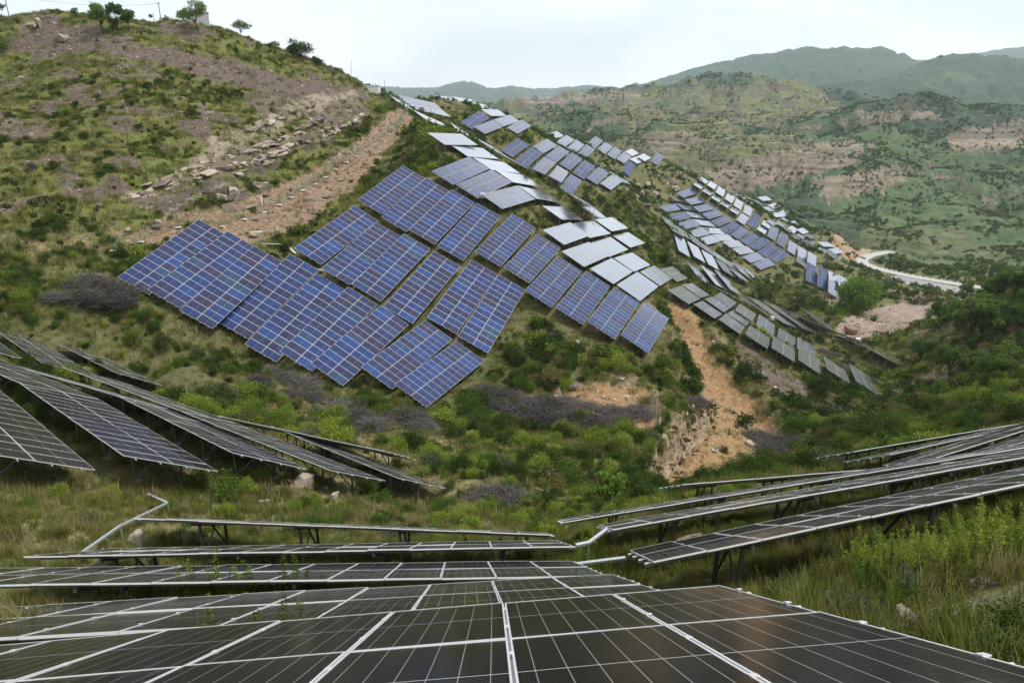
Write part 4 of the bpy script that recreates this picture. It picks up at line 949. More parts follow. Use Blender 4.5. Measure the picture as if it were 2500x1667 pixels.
ROWS = [  # (names in order, wording with {o}, group)
 (nums('T', 1, 9), '{o} table from the left in the lowest row of the big blue block', 'blue tables in the lowest row of the big block'),
 (nums('U', 1, 6), '{o} table from the left in the middle row of the big blue block', 'blue tables in the middle row of the big block'),
 (nums('V', 1, 10), '{o} table from the upper left in the top row of the big blue block', 'blue tables in the top row of the big block'),
 (['P3', 'P4', 'P7'], '{o} lilac blue table from the left just above the big blue block', 'lilac tables above the big block'),
 (['P1', 'P2', 'P5', 'P6', 'P8'], '{o} white glaring table from the top stepping down the crest above the blue block', 'white tables stepping down the crest'),
 (['W1', 'W2', 'W3'], '{o} pale table from the left in the upper pale row right of the blue block', 'pale tables right of the blue block'),
 (['W4', 'W5', 'W6'], '{o} pale table from the left in the second pale row right of the blue block', 'pale tables right of the blue block'),
 (['W7', 'W8'], '{o} pale table from the left in the third pale row right of the blue block', 'pale tables right of the blue block'),
 (['W9', 'W10', 'W11'], '{o} table from the left in the lowest pale row right of the blue block', 'pale tables right of the blue block'),
 (['W0a', 'W0b', 'W0c'], '{o} flat white table from the left above the pale rows beside the shrub gully', 'pale tables right of the blue block'),
 (['P0e', 'P0a', 'P0b'], '{o} lilac striped table from the fence end on the saddle', 'tables on the saddle by the fence'),
 (['P0c', 'P0d', 'P0f'], '{o} narrow white table below the lilac tables on the saddle', 'tables on the saddle by the fence'),
 (['Y7', 'Y8', 'Y9'], '{o} white table from the left on the skyline of the second spur', 'tables on the second spur'),
 (['Y1', 'Y2', 'Y3', 'Y4', 'Y5', 'Y6'], '{o} table of the cluster high on the second spur under the skyline', 'tables on the second spur'),
 (nums('Y', 10, 17), '{o} grey table from the left along the upper rim of the second spur', 'tables on the second spur'),
 (nums('Y', 18, 22), '{o} table of the loose group at the right tip of the second spur', 'tables on the second spur'),
 (['Y23', 'Y24', 'Y26', 'Y28', 'Y30'], '{o} grey table from the left in the lower row of the second spur', 'tables on the second spur'),
 (['Y25', 'Y27', 'Y29', 'Y31', 'Y32', 'Y33'], '{o} grey table from the left in the middle row of the second spur', 'tables on the second spur'),
 (['YS1', 'YS2', 'YS4', 'YS5', 'YS6'], '{o} thin white sliver of a table behind the middle row of the second spur', 'tables on the second spur'),
 (nums('S', 3, 6), '{o} dark edge-on table from the top along the gully below the second spur', 'edge-on tables along the gully'),
 (nums('X', 1, 5), '{o} dark ribbed table of the upper group above the ochre slide', 'dark ribbed tables above the ochre slide'),
 (['X6', 'X7', 'X8'], '{o} dark ribbed table from the front in the middle group above the ochre slide', 'dark ribbed tables above the ochre slide'),
 (['X9', 'X11', 'X13', 'X15', 'X16'], '{o} ribbed table from the left in the front row descending to the valley', 'dark ribbed tables above the ochre slide'),
 (['X10', 'X12', 'X14'], '{o} ribbed table from the left behind the front row descending to the valley', 'dark ribbed tables above the ochre slide'),
 (nums('G', 1, 11), '{o} grey-blue table from the top in the long diagonal row of the third spur', 'tables on the third spur'),
 (nums('K', 1, 10), '{o} pale table from the top beside the long diagonal row of the third spur', 'tables on the third spur'),
 (nums('J', 1, 5), '{o} grey-blue table from the top at the left edge of the third spur', 'tables on the third spur'),
 (nums('N', 0, 5), '{o} steep pale table from the left in the lower fan of the third spur', 'fan of steep tables'),
 (['M1', 'M2', 'M3', 'M4t', 'M5', 'M6', 'M7', 'M8', 'M10', 'M11', 'M12'], '{o} steep grey table from the left in the upper fan of the third spur', 'fan of steep tables'),
 (['Q1', 'Q2'], '{o} narrow grey table under the upper fan of the third spur', 'fan of steep tables'),
 (['R0', 'R1', 'R2', 'R3'], '{o} steep dark table from the left under the pale fan', 'fan of steep tables'),
 (['S1', 'S2'], '{o} edge-on table along the dark line below the steep fan', 'edge-on tables along the gully'),
 (nums('E', 1, 8), '{o} edge-on dark table from the left running down to the dirt yard', 'edge-on tables towards the dirt yard'),
 (['T1s', 'T3s', 'T5s', 'T7s', 'T9s', 'T11s', 'T13s'], '{o} silver table from the top in the upper column of the far rim', 'small tables on the far rim'),
 (['T2s', 'T4s', 'T6s', 'T8s', 'T10s', 'T12s', 'T51s'], '{o} silver table from the top in the lower column of the far rim', 'small tables on the far rim'),
 (['T14s', 'T15s', 'T16s', 'T17a', 'T17b', 'T18s', 'T19s', 'T20s', 'T21s'], '{o} small white table from the left in the scatter on top of the far rim', 'small tables on the far rim'),
 (['T22b', 'T22s', 'T23s', 'T24s', 'T25s', 'T26s', 'T27s', 'T28s', 'T29s'], '{o} small white table from the left in the middle scatter of the far rim', 'small tables on the far rim'),
 (['T30s', 'T31s', 'T32s', 'T33s', 'T34s', 'T35s', 'T37s', 'T38s', 'T40s'], '{o} small grey table from the left in the lower scatter of the far rim', 'small tables on the far rim'),
 (['T36s', 'T39s', 'T41s', 'T42s', 'T65s', 'T66s', 'T67s', 'T68s'], '{o} small table from the top near the road cut at the far tip', 'small tables on the far rim'),
 (['T45s', 'T46s', 'T47s', 'T48s', 'T49a', 'T49b'], '{o} dark-backed table from the top along the farthest right edge', 'small tables on the far rim'),
 (['T52s', 'T53s', 'T54s', 'T55s', 'T56s', 'T57s', 'T59s'], '{o} tall silver table from the left in the row down to the round tree', 'tables above the round tree'),
 (['T58s', 'T60s', 'T61s', 'T63s', 'T62s', 'T64s'], '{o} tall grey table from the left in the lower row beside the round tree', 'tables above the round tree'),
 (nums('F', 1, 5), '{o} black table from the camera stepping down the near slope', 'black tables on the near slope'),
 (['RA', 'RB', 'RC', 'RD'], '{o} black table from the front rising to the right on the near slope', 'black tables on the near slope at right'),
 (['RI', 'RF', 'RG', 'RH'], '{o} black table from the front in the short group at the right frame edge', 'black tables on the near slope at right'),
 (['L1', 'L2', 'L3', 'L4', 'L5', 'L6'], '{o} black table from the lower left in the fan on the left near slope', 'black tables on the near slope at left'),
 (['L2b', 'L3b', 'L4b'], '{o} upper black table continuing the fan on the left near slope', 'black tables on the near slope at left'),
 (['L9', 'L7', 'L8'], '{o} black table from the left at the top of the left near slope', 'black tables on the near slope at left')]
_lab = {}
for names, wtxt, grp in ROWS:
    for i, n in enumerate(names): _lab[n] = (wtxt.format(o=ORD[i]), grp)
for T_ in TABS:
    lb, gp = _lab.get(T_[0], ('small silver table scattered on the far spur', 'small tables on the far rim'))
    make_table(*T_, lb, gp)

# ------------------------------------------------------------------ road, kerb stones, yard
MAT_CONC = plain('concrete_road', (.31, .305, .29), .85, 0, .12, .8)
MAT_WHITE = plain('white_paint', (.78, .79, .79), .6, 0, .05)
MAT_GREENPAINT = plain('green_fence_paint', (.015, .16, .07), .5, 0, .2)
MAT_POLE = plain('weathered_pole', (.16, .15, .14), .8, 0, .2)
MAT_ROCK = None
def road_strip():
    m = MB(); n = len(RP); tang = np.gradient(RP[:, :2], axis=0); tang /= np.linalg.norm(tang, axis=1)[:, None] + 1e-9
    nor = np.stack([-tang[:, 1], tang[:, 0]], 1); vs = []
    zz = RP[:, 2].copy()
    for i in range(n):
        for s, dz in ((-3.1, -1.5), (-3.1, .0), (3.1, .0), (3.1, -1.5)): vs.append((RP[i, 0] + nor[i, 0] * s, RP[i, 1] + nor[i, 1] * s, zz[i] + .15 + dz))
    fs = [(4 * i + k, 4 * i + 4 + k, 4 * i + 5 + k, 4 * i + 1 + k) for i in range(n - 1) for k in range(3)]
    m.add(vs, fs); o = m.build('road', MAT_CONC); o['kind'] = 'structure'
    return nor, zz
road_nor, road_z = road_strip()
_kb = MB(); _kb.box((0, 0, .25), (.34, .16, .25)); _kb.box((0, 0, .53), (.28, .12, .03)); ME_KERB = _kb.mesh('guard_stone', [MAT_WHITE])
for i in range(8, 108, 3):
    p = RP[i] + np.r_[road_nor[i] * -3.5, 0]; q = RP[i] + np.r_[road_nor[i] * 3.5, 0]
    p = p if p[1] > q[1] else q
    o = link('guard_stone', ME_KERB, None, Matrix.Translation((p[0], p[1], road_z[i] + .05)) @ Matrix.Rotation(math.atan2(-road_nor[i][0], road_nor[i][1]), 4, 'Z'))
    tag(o, 'white guard stone on the outer edge of the concrete valley road', 'guard stone', 'guard stones along the valley road')
p = hit(2201, 660, 250); m = MB(); m.tube([(0, 0, -.3), (0, 0, 1.2)], [.05, .05]); m.box((.6, 0, 1.6), (.75, .03, .5), 1)
o = m.build('red_marker', [MAT_POLE, plain('red_cloth', (.75, .06, .04), .7)]); o.location = p + np.array([0, 0, .1]); tag(o, 'small red marker flag beside the concrete valley road', 'marker')

# ------------------------------------------------------------------ rocks
def rock_material(name, c1, c2, c3, sc=1.2):
    t = NT(name); tc = t.n('ShaderNodeTexCoord'); nz = t.noise(sc, 6, .65, tc.outputs['Object'], .6); n2 = t.noise(sc * 6, 4, .6, tc.outputs['Object'])
    oi = t.n('ShaderNodeObjectInfo')
    c = t.ramp(nz, [(.3, c1), (.5, c2), (.7, c3)]); c = t.mixc(t.math('MULTIPLY', oi.outputs['Random'], .35), c, c1)
    return t.done(t.principled(c, .9, t.bump(t.math('ADD', nz, t.math('MULTIPLY', n2, .3)), .7, .12)))
MAT_ROCK = rock_material('pale_sandstone', (.17, .135, .11), (.33, .275, .225), (.46, .40, .34))
MAT_ROCKD = rock_material('dark_shale', (.075, .060, .052), (.135, .110, .092), (.26, .215, .175))
MAT_ROCKY = rock_material('yellow_rock', (.13, .095, .06), (.29, .215, .14), (.47, .40, .30))
def rock_mesh(name, seed, dims, mat, cut=7):
    rr = random.Random(seed); bm = bmesh.new(); bmesh.ops.create_cube(bm, size=2.0)
    for _ in range(cut):       # chop the block with random planes so that it gets broken facets
        n = Vector((rr.gauss(0, 1), rr.gauss(0, 1), rr.gauss(0, .8))).normalized(); d = rr.uniform(.62, .98)
        r = bmesh.ops.bisect_plane(bm, geom=bm.verts[:] + bm.edges[:] + bm.faces[:], plane_co=n * d, plane_no=n, clear_outer=True)
        ed = [e for e in r['geom_cut'] if isinstance(e, bmesh.types.BMEdge)]
        if ed:
            try: bmesh.ops.contextual_create(bm, geom=ed)
            except Exception: pass
    for v in bm.verts: v.co = Vector((v.co.x * dims[0], v.co.y * dims[1], v.co.z * dims[2])) * (1 + rr.gauss(0, .03))
    bmesh.ops.recalc_face_normals(bm, faces=bm.faces[:])
    me = D.meshes.new(name); bm.to_mesh(me); bm.free(); me.materials.append(mat); return me
ROCKS = [rock_mesh('rock_%d' % i, i, (.5, .42, .34), MAT_ROCK) for i in range(6)]
ROCKS_D = [rock_mesh('shale_%d' % i, 30 + i, (.5, .42, .30), MAT_ROCKD) for i in range(4)]
SLABS = [rock_mesh('slab_%d' % i, 60 + i, (.5, .5, .5), MAT_ROCK, 5) for i in range(5)]
SLABS_D = [rock_mesh('dark_slab_%d' % i, 80 + i, (.5, .5, .5), MAT_ROCKD, 5) for i in range(4)]
SLABS_Y = [rock_mesh('yellow_slab_%d' % i, 95 + i, (.5, .5, .5), MAT_ROCKY, 7) for i in range(6)]
def trs(p, rz, s, rx=0, ry=0): return Matrix.Translation(tuple(p)) @ Matrix.Rotation(rz, 4, 'Z') @ Matrix.Rotation(ry, 4, 'Y') @ Matrix.Rotation(rx, 4, 'X') @ Matrix.Diagonal((*s, 1))
BOULDERS = [(737, 1188, 1.25, 1.0, 'large pink grey boulder under the front tip of a black table'), (816, 1218, .7, .6, 'pale boulder in the dry grass right of the large boulder'), (558, 517, 1.7, 1.9, 'upright pale boulder at the lower end of the fence'),
    (572, 478, 2.9, 1.9, 'square tan rock block in the bank above the fence end'), (626, 579, 2.0, 1.3, 'pale boulder between the fence and the blue tables'), (540, 485, 2.2, 1.3, 'broken tan block left of the square rock'), (610, 505, 2.2, .35, 'white flat slab lying by the fence end'),
    (96, 62, 2.2, 2.2, 'upright stone block near the top of the left hill'), (155, 100, 2.5, 2.0, 'fallen stone slab on the dark soil of the left hill'), (80, 66, 2.6, 1.6, 'tan boulder on the scree of the left hill'), (1965, 1088, 1.1, .8, 'pink boulder right of the ochre slide'), (1505, 1145, .9, .6, 'pink grey boulder behind the small green tree'),
    (340, 1325, .9, .5, 'flat pale stone beside the bent cable tray'), (1037, 1312, .8, .6, 'pale rock behind the second black table row'), (1412, 1245, .7, .5, 'pale grey stone at the foot of the small tree'), (645, 1228, .5, .3, 'small flat stone in the dry grass')]
for i, (u, v, w, h, lb) in enumerate(BOULDERS):
    p = hit(u, v); o = link('boulder', (ROCKS + ROCKS)[i % 6], None, trs(p + np.array([0, 0, h * .22]), i * 1.7, (w, w * .8, h * 1.3), .1, .12)); tag(o, lb, 'boulder', 'boulders')
# rubble by the camera at right: each stone its own
for i, (cu, cv, n) in enumerate([(1985, 1452, 16), (2280, 1520, 7), (2330, 1420, 6), (2250, 1555, 6)]):
    for k in range(n):
        p = hit(cu + random.gauss(0, 34), cv + random.gauss(0, 15), 3, 40); s = random.uniform(.08, .22)
        o = link('stone', ROCKS[k % 6], None, trs(p + np.array([0, 0, s * .2]), random.uniform(0, 6), (s * 1.3, s, s), random.uniform(-.4, .4)))
        tag(o, ('pale broken stone in the rubble heap right of the nearest table', 'pale stone lying among weeds at the right edge')[i > 0], 'stone', ('rubble heap stones', 'stones among weeds at right')[i > 0])
# layered rock ledges on the left hill
LEDGES = [([(330, 472), (420, 432), (520, 397), (620, 362), (690, 335)], 0, 'dark thin bedded ledge crossing the left hill below the grass'), ([(600, 325), (655, 300), (705, 280), (772, 252)], 1, 'dark purple shale ledge near the top of the track'),
    ([(600, 378), (680, 346), (734, 330)], 0, 'pale layered ledge under the purple shale'), ([(495, 512), (540, 490), (600, 462), (660, 445)], 0, 'tan sandstone ledge just above the fence track'), ([(250, 505), (300, 488), (350, 480)], 1, 'low broken stone ledge at the foot of the grass slope'),
    ([(620, 395), (700, 365), (790, 320)], 0, 'long pale ledge in the middle of the rock band'), ([(215, 598), (255, 580), (300, 560)], 0, 'row of pale stones left of the first blue table'), ([(560, 420), (640, 385), (720, 350), (830, 300)], 0, 'thin cream bed in the upper rock band'), ([(430, 455), (520, 420), (600, 395)], 0, 'thin cream bed left of the upper rock band'), ([(470, 470), (560, 432), (640, 405)], 1, 'dark thin bed below the cream beds'), ([(740, 345), (820, 320), (880, 285)], 0, 'pale bed at the right end of the rock band'), ([(640, 352), (720, 318), (800, 285)], 1, 'dark shaly ledge between the pale ledges')]
for pl, dk, lb in LEDGES:
    P = smooth_path(drape(pl, 60), 40, 2); L = np.linalg.norm(np.diff(P, axis=0), axis=1).sum(); n = max(4, int(L / 1.9)); P = smooth_path(P, n, 0)
    root = empty('rock_ledge', P[n // 2], lb, 'rock ledge', 'rock ledges on the left hill')
    for i in range(n):
        d = P[min(i + 1, n - 1)] - P[max(i - 1, 0)]; rz = math.atan2(d[1], d[0]); tilt = -math.atan2(d[2], math.hypot(d[0], d[1]))
        for lay in range(2):
            g = random.gauss
            s = (random.uniform(.8, 3.4), random.uniform(.6, 1.6), random.uniform(.22, .75))
            if random.random() < .3: continue
            off = np.array([g(0, .4), g(0, .55) + lay * .5, -.12 + g(0, .12) + lay * .3])
            link('rock_slab', random.choice(SLABS_D if (dk + (random.random() < .25)) % 2 else SLABS), root, trs(P[i] - P[n // 2] + off, rz + g(0, .25), s, g(0, .14), tilt + g(0, .09)))
# yellow rock face beside the ochre slide
face = [(1716, 985), (1700, 1010), (1722, 1030), (1688, 1042), (1660, 1060), (1700, 1062), (1672, 1090), (1640, 1085), (1655, 1112), (1622, 1112), (1635, 1138), (1604, 1140), (1618, 1158), (1590, 1128), (1645, 1150), (1680, 1110), (1712, 1050), (1690, 985), (1668, 1020), (1640, 1050), (1610, 1090)]
fp = drape(face, 50); root = empty('rock_outcrop', fp[8], 'jagged yellow rock face on the left side of the ochre slide', 'rock outcrop')
for i, p in enumerate(fp):
    for q in range(2):
        g = random.gauss; s = random.uniform(.4, 1.2)
        link('rock_block', random.choice(SLABS_Y), root, trs(p - fp[8] + np.array([g(0, .9), g(0, .6), -.3 * s + g(0, .15)]), -.7 + g(0, .5), (s * .5, s * .9, s * 1.7), .62 + g(0, .16), .5 + g(0, .16)))
crag = [(1625, 445), (1645, 462), (1600, 430), (1580, 470), (1560, 452), (1700, 440), (1655, 425)]
fp = drape(crag, 250); root = empty('rock_crag', fp[0], 'weathered grey crag below the tip of the second spur', 'crag')
for p in fp:
    for q in range(3):
        g = random.gauss; s = random.uniform(1.2, 2.8); link('rock_block', random.choice(SLABS), root, trs(p - fp[0] + np.array([g(0, 2.2), g(0, 1), g(0, .5)]), g(0, .6), (s * 1.3, s * .9, s * .9), g(0, .25), g(0, .25)))
# earth stumps in the dirt yard
MAT_EARTH = rock_material('cut_earth', (.10, .065, .045), (.17, .115, .08), (.25, .18, .13), .8)
for u, v, w, h, lb in ((2074, 818, 2.9, 3.4, 'square brown earth stump in the dirt yard'), (2146, 826, 2.2, 3.6, 'ragged thin earth stump in the middle of the dirt yard'), (2158, 816, 3.4, 1.6, 'low earth mound behind the ragged stump')):
    p = hit(u, v, 190); o = link('earth_stump', rock_mesh('earth_stump', int(u), (.5, .5, .5), MAT_EARTH, 6), None, trs(p + np.array([0, 0, h * .3]), .3, (w, w * .8, h))); tag(o, lb, 'earth stump', 'earth stumps')

# ------------------------------------------------------------------ fence along the track
def world_h(base, px_h):      # metres for a height in pixels at a base point
    return px_h * project(base)[2] / FPX
fence_px = [(275, 612), (345, 590), (436, 555), (543, 552), (597, 535), (646, 518), (682, 500), (710, 482), (740, 465), (769, 450), (794, 433), (820, 414), (845, 396), (869, 382), (892, 367), (912, 353), (931, 340), (948, 328), (964, 316), (978, 300), (990, 277)]
FB = drape(fence_px, 70)
froot = empty('wire_fence', FB[10], 'green wire mesh fence climbing beside the dirt track', 'fence')
_p = MB(); _p.tube([(0, 0, -.3), (0, 0, 1)], [.045, .045], 6); ME_POST = _p.mesh('fence_post', [MAT_GREENPAINT])
_p = MB(); _p.box((0, 0, 0), (.34, .24, .05)); ME_FOOT = _p.mesh('footing', [MAT_WHITE])
HF = 1.9
def fence_bay(a, b, h, root, org, n=7):
    m = MB()
    for k in range(n):
        z = .15 + (h - .2) * k / (n - 1); m.tube([a - org + np.array([0, 0, z]), b - org + np.array([0, 0, z])], [.013, .013], 3, 0, False)
    L = np.linalg.norm(b - a)
    for k in range(int(L / .5)):
        p = a + (b - a) * (k + .5) / int(L / .5); m.tube([p - org + np.array([0, 0, .1]), p - org + np.array([0, 0, h - .05])], [.01, .01], 3, 0, False)
    return m.build('wire_panel', MAT_GREENPAINT, root)
for i, p in enumerate(FB):
    o = link('post', ME_POST, froot, Matrix.Translation(tuple(p - FB[10])) @ Matrix.Diagonal((1, 1, HF, 1)))
    link('footing', ME_FOOT, froot, Matrix.Translation(tuple(p - FB[10] + np.array([.1, -.3, .04]))))
    if i: fence_bay(FB[i - 1], p, HF - .2, froot, FB[10])
gate = [hit(989, 277, 90), hit(984, 262, 90), hit(962, 252, 90), hit(940, 240, 90), hit(918, 228, 90)]
groot = empty('wire_fence', gate[0], 'taller dark green fence panels at the top of the track on the saddle', 'fence')
for i, p in enumerate(gate):
    link('post', ME_POST, groot, Matrix.Translation(tuple(p - gate[0])) @ Matrix.Diagonal((1.6, 1.6, 2.6, 1)))
    if i: fence_bay(gate[i - 1], p, 2.5, groot, gate[0], 16)
for i, (u, v) in enumerate([(640, 500), (868, 375), (946, 305)]):
    p = hit(u, v, 70); o = link('marker_post', ME_FOOT, None, Matrix.Translation(tuple(p + np.array([0, 0, .7]))) @ Matrix.Diagonal((.28, .35, 14, 1))); tag(o, ('white marker post at the lower end of the fence', 'white marker post halfway up the fence track', 'white marker post near the top of the fence track')[i], 'marker post', 'marker posts')

# ------------------------------------------------------------------ poles, tower, hut
def pole(u, v, hpx, lb, rad=.12, arms=True, dmin=60, lean=0.0, top=None):
    b = hit(u, v, dmin); h = world_h(b, hpx)
    r = empty('utility_pole', b, lb, 'pole', 'poles'); m = MB(); m.tube([(0, 0, -1), (lean * h, 0, h)], [rad, rad * .7], 8); m.build('shaft', MAT_POLE, r)
    if arms:
        m = MB(); m.box((lean * h * .95, 0, h * .93), (min(1.0, h * .08), .06, .06)); ca = m.build('crossarm', MAT_POLE, r)
        m = MB()
        for s in (-.7, 0, .7): m.tube([(lean * h * .95 + s * min(1.0, h * .08), 0, h * .93), (lean * h * .95 + s * min(1.0, h * .08), 0, h * .93 + .3)], [.06, .05], 6)
        m.build('insulator', MAT_WHITE, ca)
    return b, h
pA = pole(26, 57, 75, 'tall leaning pole at the left end of the hilltop'); pB = pole(394, 56, 45, 'dark utility pole left of the hilltop hut'); pC = pole(377, 53, 22, 'short post with a round plate beside the dark pole', .08, False)
o = MB(); o.tube([(-.7, -.25, 0), (-.7, .25, 0)], [.42, .42], 14)
q = pC[0] + np.array([-.4, 0, pC[1] * .68]); oo = o.build('round_plate', MAT_DARKSTEEL, None); oo.parent = [x for x in COL.objects if x.get('label') == 'short post with a round plate beside the dark pole'][0]; oo.location = (0, 0, pC[1] * .65)
pD = pole(856, 196, 44, 'thin leaning whip pole on the right shoulder of the left hill', .07, False, lean=.12); pole(941, 236, 38, 'slim pole on the saddle right of the green fence', .07, False); pole(923, 224, 18, 'short post behind the green fence', .06, False)
pole(1130, 243, 26, 'white slim pole behind the skyline tables', .09, False, 200); pole(1788, 470, 31, 'left pole of the double utility pole behind the far rim', .16, True, 300); pole(1798, 470, 31, 'right pole of the double utility pole behind the far rim', .16, True, 300)
pole(1867, 482, 20, 'single utility pole right of the double pole', .14, True, 300); pole(2114, 280, 18, 'distant utility pole on the far ridge shoulder', .35, True, 700); pole(2147, 276, 14, 'distant utility pole right of the first on the far ridge', .35, True, 700); pole(1020, 236, 18, 'distant lattice mast left of the blue hills', .5, False, 600); pole(1632, 372, 22, 'faint utility pole on the far slope above the second spur', .3, True, 500)
m = MB()
a = pA[0] + np.array([0, 0, pA[1] * .85]); b = pB[0] + np.array([0, 0, pB[1] * .93]); m.tube([a + (b - a) * t - np.array([0, 0, 4 * t * (1 - t) * 1.2]) for t in np.linspace(0, 1, 12)], [.03] * 12, 4)
o = m.build('power_line', MAT_DARKSTEEL); tag(o, 'thin sagging wire between the leaning pole and the dark pole', 'wire')
hut_b = hit(482, 76, 90); hd = project(hut_b)[2]; hw = 54 * hd / FPX; hh = 26 * hd / FPX
hut_b = hut_b * np.array([1.035, 1.035, 1]); hut_b[2] = ground(hut_b[0], hut_b[1])
hut = empty('hilltop_hut', hut_b, 'small pale windowless block hut on the hilltop behind a tree', 'hut')
MAT_HUT = plain('hut_render', (.44, .44, .45), .85, 0, .1, 2.0)
m = MB(); m.box((0, 1.2, hh / 2 - .3), (hw * .48, 1.9, hh / 2 + .3), 0, Matrix.Rotation(.35, 3, 'Z')); m.build('wall', MAT_HUT, hut)
m = MB(); m.box((0, 1.2, hh + .08), (hw * .50, 2.0, .09), 0, Matrix.Rotation(.35, 3, 'Z')); m.build('roof', MAT_HUT, hut)
tw = empty('lattice_mast', hut_b + np.array([0, 1.2, hh + .15]), 'steel lattice mast standing on the hut roof', 'mast')
m = MB(); tw_h = 9.0; k = .95
legs = [(-k, -k), (k, -k), (k, k), (-k, k)]
for x, y in legs: m.tube([(x * 1.5, y, 0), (x * 1.5, y, tw_h)], [.05, .05], 5)
m.build('leg', MAT_DARKSTEEL, tw); m = MB()
for j in range(5):
    z0, z1 = j * tw_h / 5, (j + 1) * tw_h / 5
    for i in range(4):
        x0, y0 = legs[i]; x1, y1 = legs[(i + 1) % 4]; m.tube([(x0 * 1.5, y0, z1), (x1 * 1.5, y1, z1)], [.03, .03], 4)
        if j > 1: m.tube([(x0 * 1.5, y0, z0), (x1 * 1.5, y1, z1)], [.025, .025], 4)
m.build('bracing', MAT_DARKSTEEL, tw)
sh_b = hit(910, 229, 90); m = MB(); m.box((0, 0, .9), (2.0, 1.2, 1.1)); m.box((0, 0, 2.05), (2.2, 1.4, .08)); o = m.build('shed', MAT_WHITE); o.location = sh_b; tag(o, 'small pale shed half hidden behind the shoulder of the left hill', 'shed')

# ------------------------------------------------------------------ inverter boxes and cable trays
def tcorner(n, i, j):   # point on table n: i in -1..1 along, j in -1..1 across (+ = low edge)
    for T_ in TABS:
        if T_[0] == n:
            a, b, nn = frame(*T_[2:5]); return T_[1] + a * i * T_[5] * MOD_P / 2 + b * j * 2.3
def inverter(p, lb, s=1.0):
    r = empty('inverter_box', p, lb, 'inverter box', 'inverter boxes')
    m = MB(); m.box((0, 0, 1.25 * s), (.42 * s, .16 * s, .42 * s)); hs = m.build('housing', MAT_WHITE, r)
    m = MB(); m.box((0, -.17 * s, 1.25 * s), (.3 * s, .015, .3 * s)); m.build('front_cover', plain('inverter_cover', (.62, .63, .64), .5), hs)
    m = MB(); m.box((0, -.195 * s, 1.35 * s), (.05 * s, .012, .07 * s)); m.build('display', MAT_DARKSTEEL, hs)
    m = MB()
    for x in (-.3, .3): m.tube([(x * s, .12, -.3), (x * s, .12, 1.6 * s)], [.035, .035], 5)
    m.build('stand', MAT_STEEL, r)
inverter(hit(1179, 500, 60) + np.array([0, 0, .3]), 'white inverter box at the left end of the lilac table', 1.0)
inverter(hit(1884, 790, 60), 'white inverter box behind the ribbed tables', 1.2); inverter(hit(2092, 846, 60), 'white inverter box on the dark edge-on table by the yard', 1.4); inverter(hit(1114, 332, 60), 'white inverter box behind the topmost glaring table', 1.1)
def tray(pts, lb, w=.10):
    pts = [np.asarray(p, float) for p in pts]; o0 = pts[0]; r = empty('cable_tray', o0, lb, 'cable tray', 'cable trays')
    for a, b in zip(pts[:-1], pts[1:]): link('tray_section', ME_BAR, r, bar_matrix(a - o0, b - o0, w, .07))
    for p in pts[1:-1]:
        g = float(ground(p[0], p[1]))
        if p[2] - g > .15: link('support', ME_BAR, r, bar_matrix((p[0] - o0[0], p[1] - o0[1], g - o0[2] - .2), p - o0, .05))
h_ = np.array([0, 0, .6])
tray([hit(363, 1219, 5) + h_ * .5, hit(414, 1256, 5) + h_, hit(300, 1318, 5) + h_, hit(212, 1385, 5) + h_], 'bent galvanised cable tray zigzagging down left of the black tables', .10)
f4a, rba = tcorner('F4', -1, 1), tcorner('RB', 1, -1)
def ends(n): return [tcorner(n, s, j) for s in (-1, 1) for j in (-1, 1)]
def endx(n, right, low):
    c = ends(n); c.sort(key=lambda p: p[0]); c = c[2:] if right else c[:2]; c.sort(key=lambda p: p[2]); return c[0] if low else c[1]
tray([endx('F4', True, False) + np.array([.1, .3, -.2]), endx('F4', True, False) + np.array([.5, .5, -.25]), endx('RB', False, False) + np.array([-.1, .3, -.2])], 'cable tray rising from the near rows to the right table')
tray([endx('F3', True, True) + np.array([.1, .2, -.3]), endx('RA', False, True) + np.array([-.1, 0, -.25])], 'cable tray linking a near row to the front right table')
tray([hit(640, 605, 60) + h_, hit(700, 607, 60) + h_, hit(722, 625, 60) + h_ * .6], 'pale cable tray between the lowest and middle blue rows', .3)
lg = [hit(1652, 1334, 5, 60), hit(1712, 1316, 5, 60)]; m = MB(); m.tube([lg[0] + np.array([0, 0, .15]), (lg[0] + lg[1]) / 2 + np.array([0, 0, .22]), lg[1] + np.array([0, 0, .2])], [.13, .12, .09], 8)
o = m.build('fallen_log', rock_material('dead_wood', (.16, .12, .09), (.28, .22, .17), (.36, .30, .24), 3.0)); tag(o, 'short pale log lying under the front right table', 'log')
tray([hit(2030, 830, 60) + h_, hit(2056, 835, 60) + h_, hit(2080, 836, 60) + h_, hit(2110, 850, 60) + h_], 'pale cable tray below the edge-on tables by the yard', .3)

# ------------------------------------------------------------------ plants
def leaf_material(name, stops, transl=.25, var=.5):
    t = NT(name); at = t.n('ShaderNodeAttribute', attribute_name='lc'); oi = t.n('ShaderNodeObjectInfo')
    f = t.math('ADD', t.math('MULTIPLY', at.outputs['Fac'], 1 - var), t.math('MULTIPLY', oi.outputs['Random'], var))
    c = t.ramp(f, stops)
    d = t.n('ShaderNodeBsdfDiffuse'); t.l(c, d.inputs['Color']); tr = t.n('ShaderNodeBsdfTranslucent'); t.l(c, tr.inputs['Color'])
    mx = t.n('ShaderNodeMixShader'); mx.inputs[0].default_value = transl; t.l(d.outputs[0], mx.inputs[1]); t.l(tr.outputs[0], mx.inputs[2])
    return t.done(mx.outputs[0])
L_GREEN = leaf_material('leaf_green', [(0, (.028, .054, .012)), (.4, (.058, .100, .019)), (.75, (.098, .15, .026)), (1, (.15, .19, .040))])
L_DARK = leaf_material('leaf_dark', [(0, (.020, .036, .010)), (.5, (.040, .066, .016)), (1, (.075, .105, .027))])
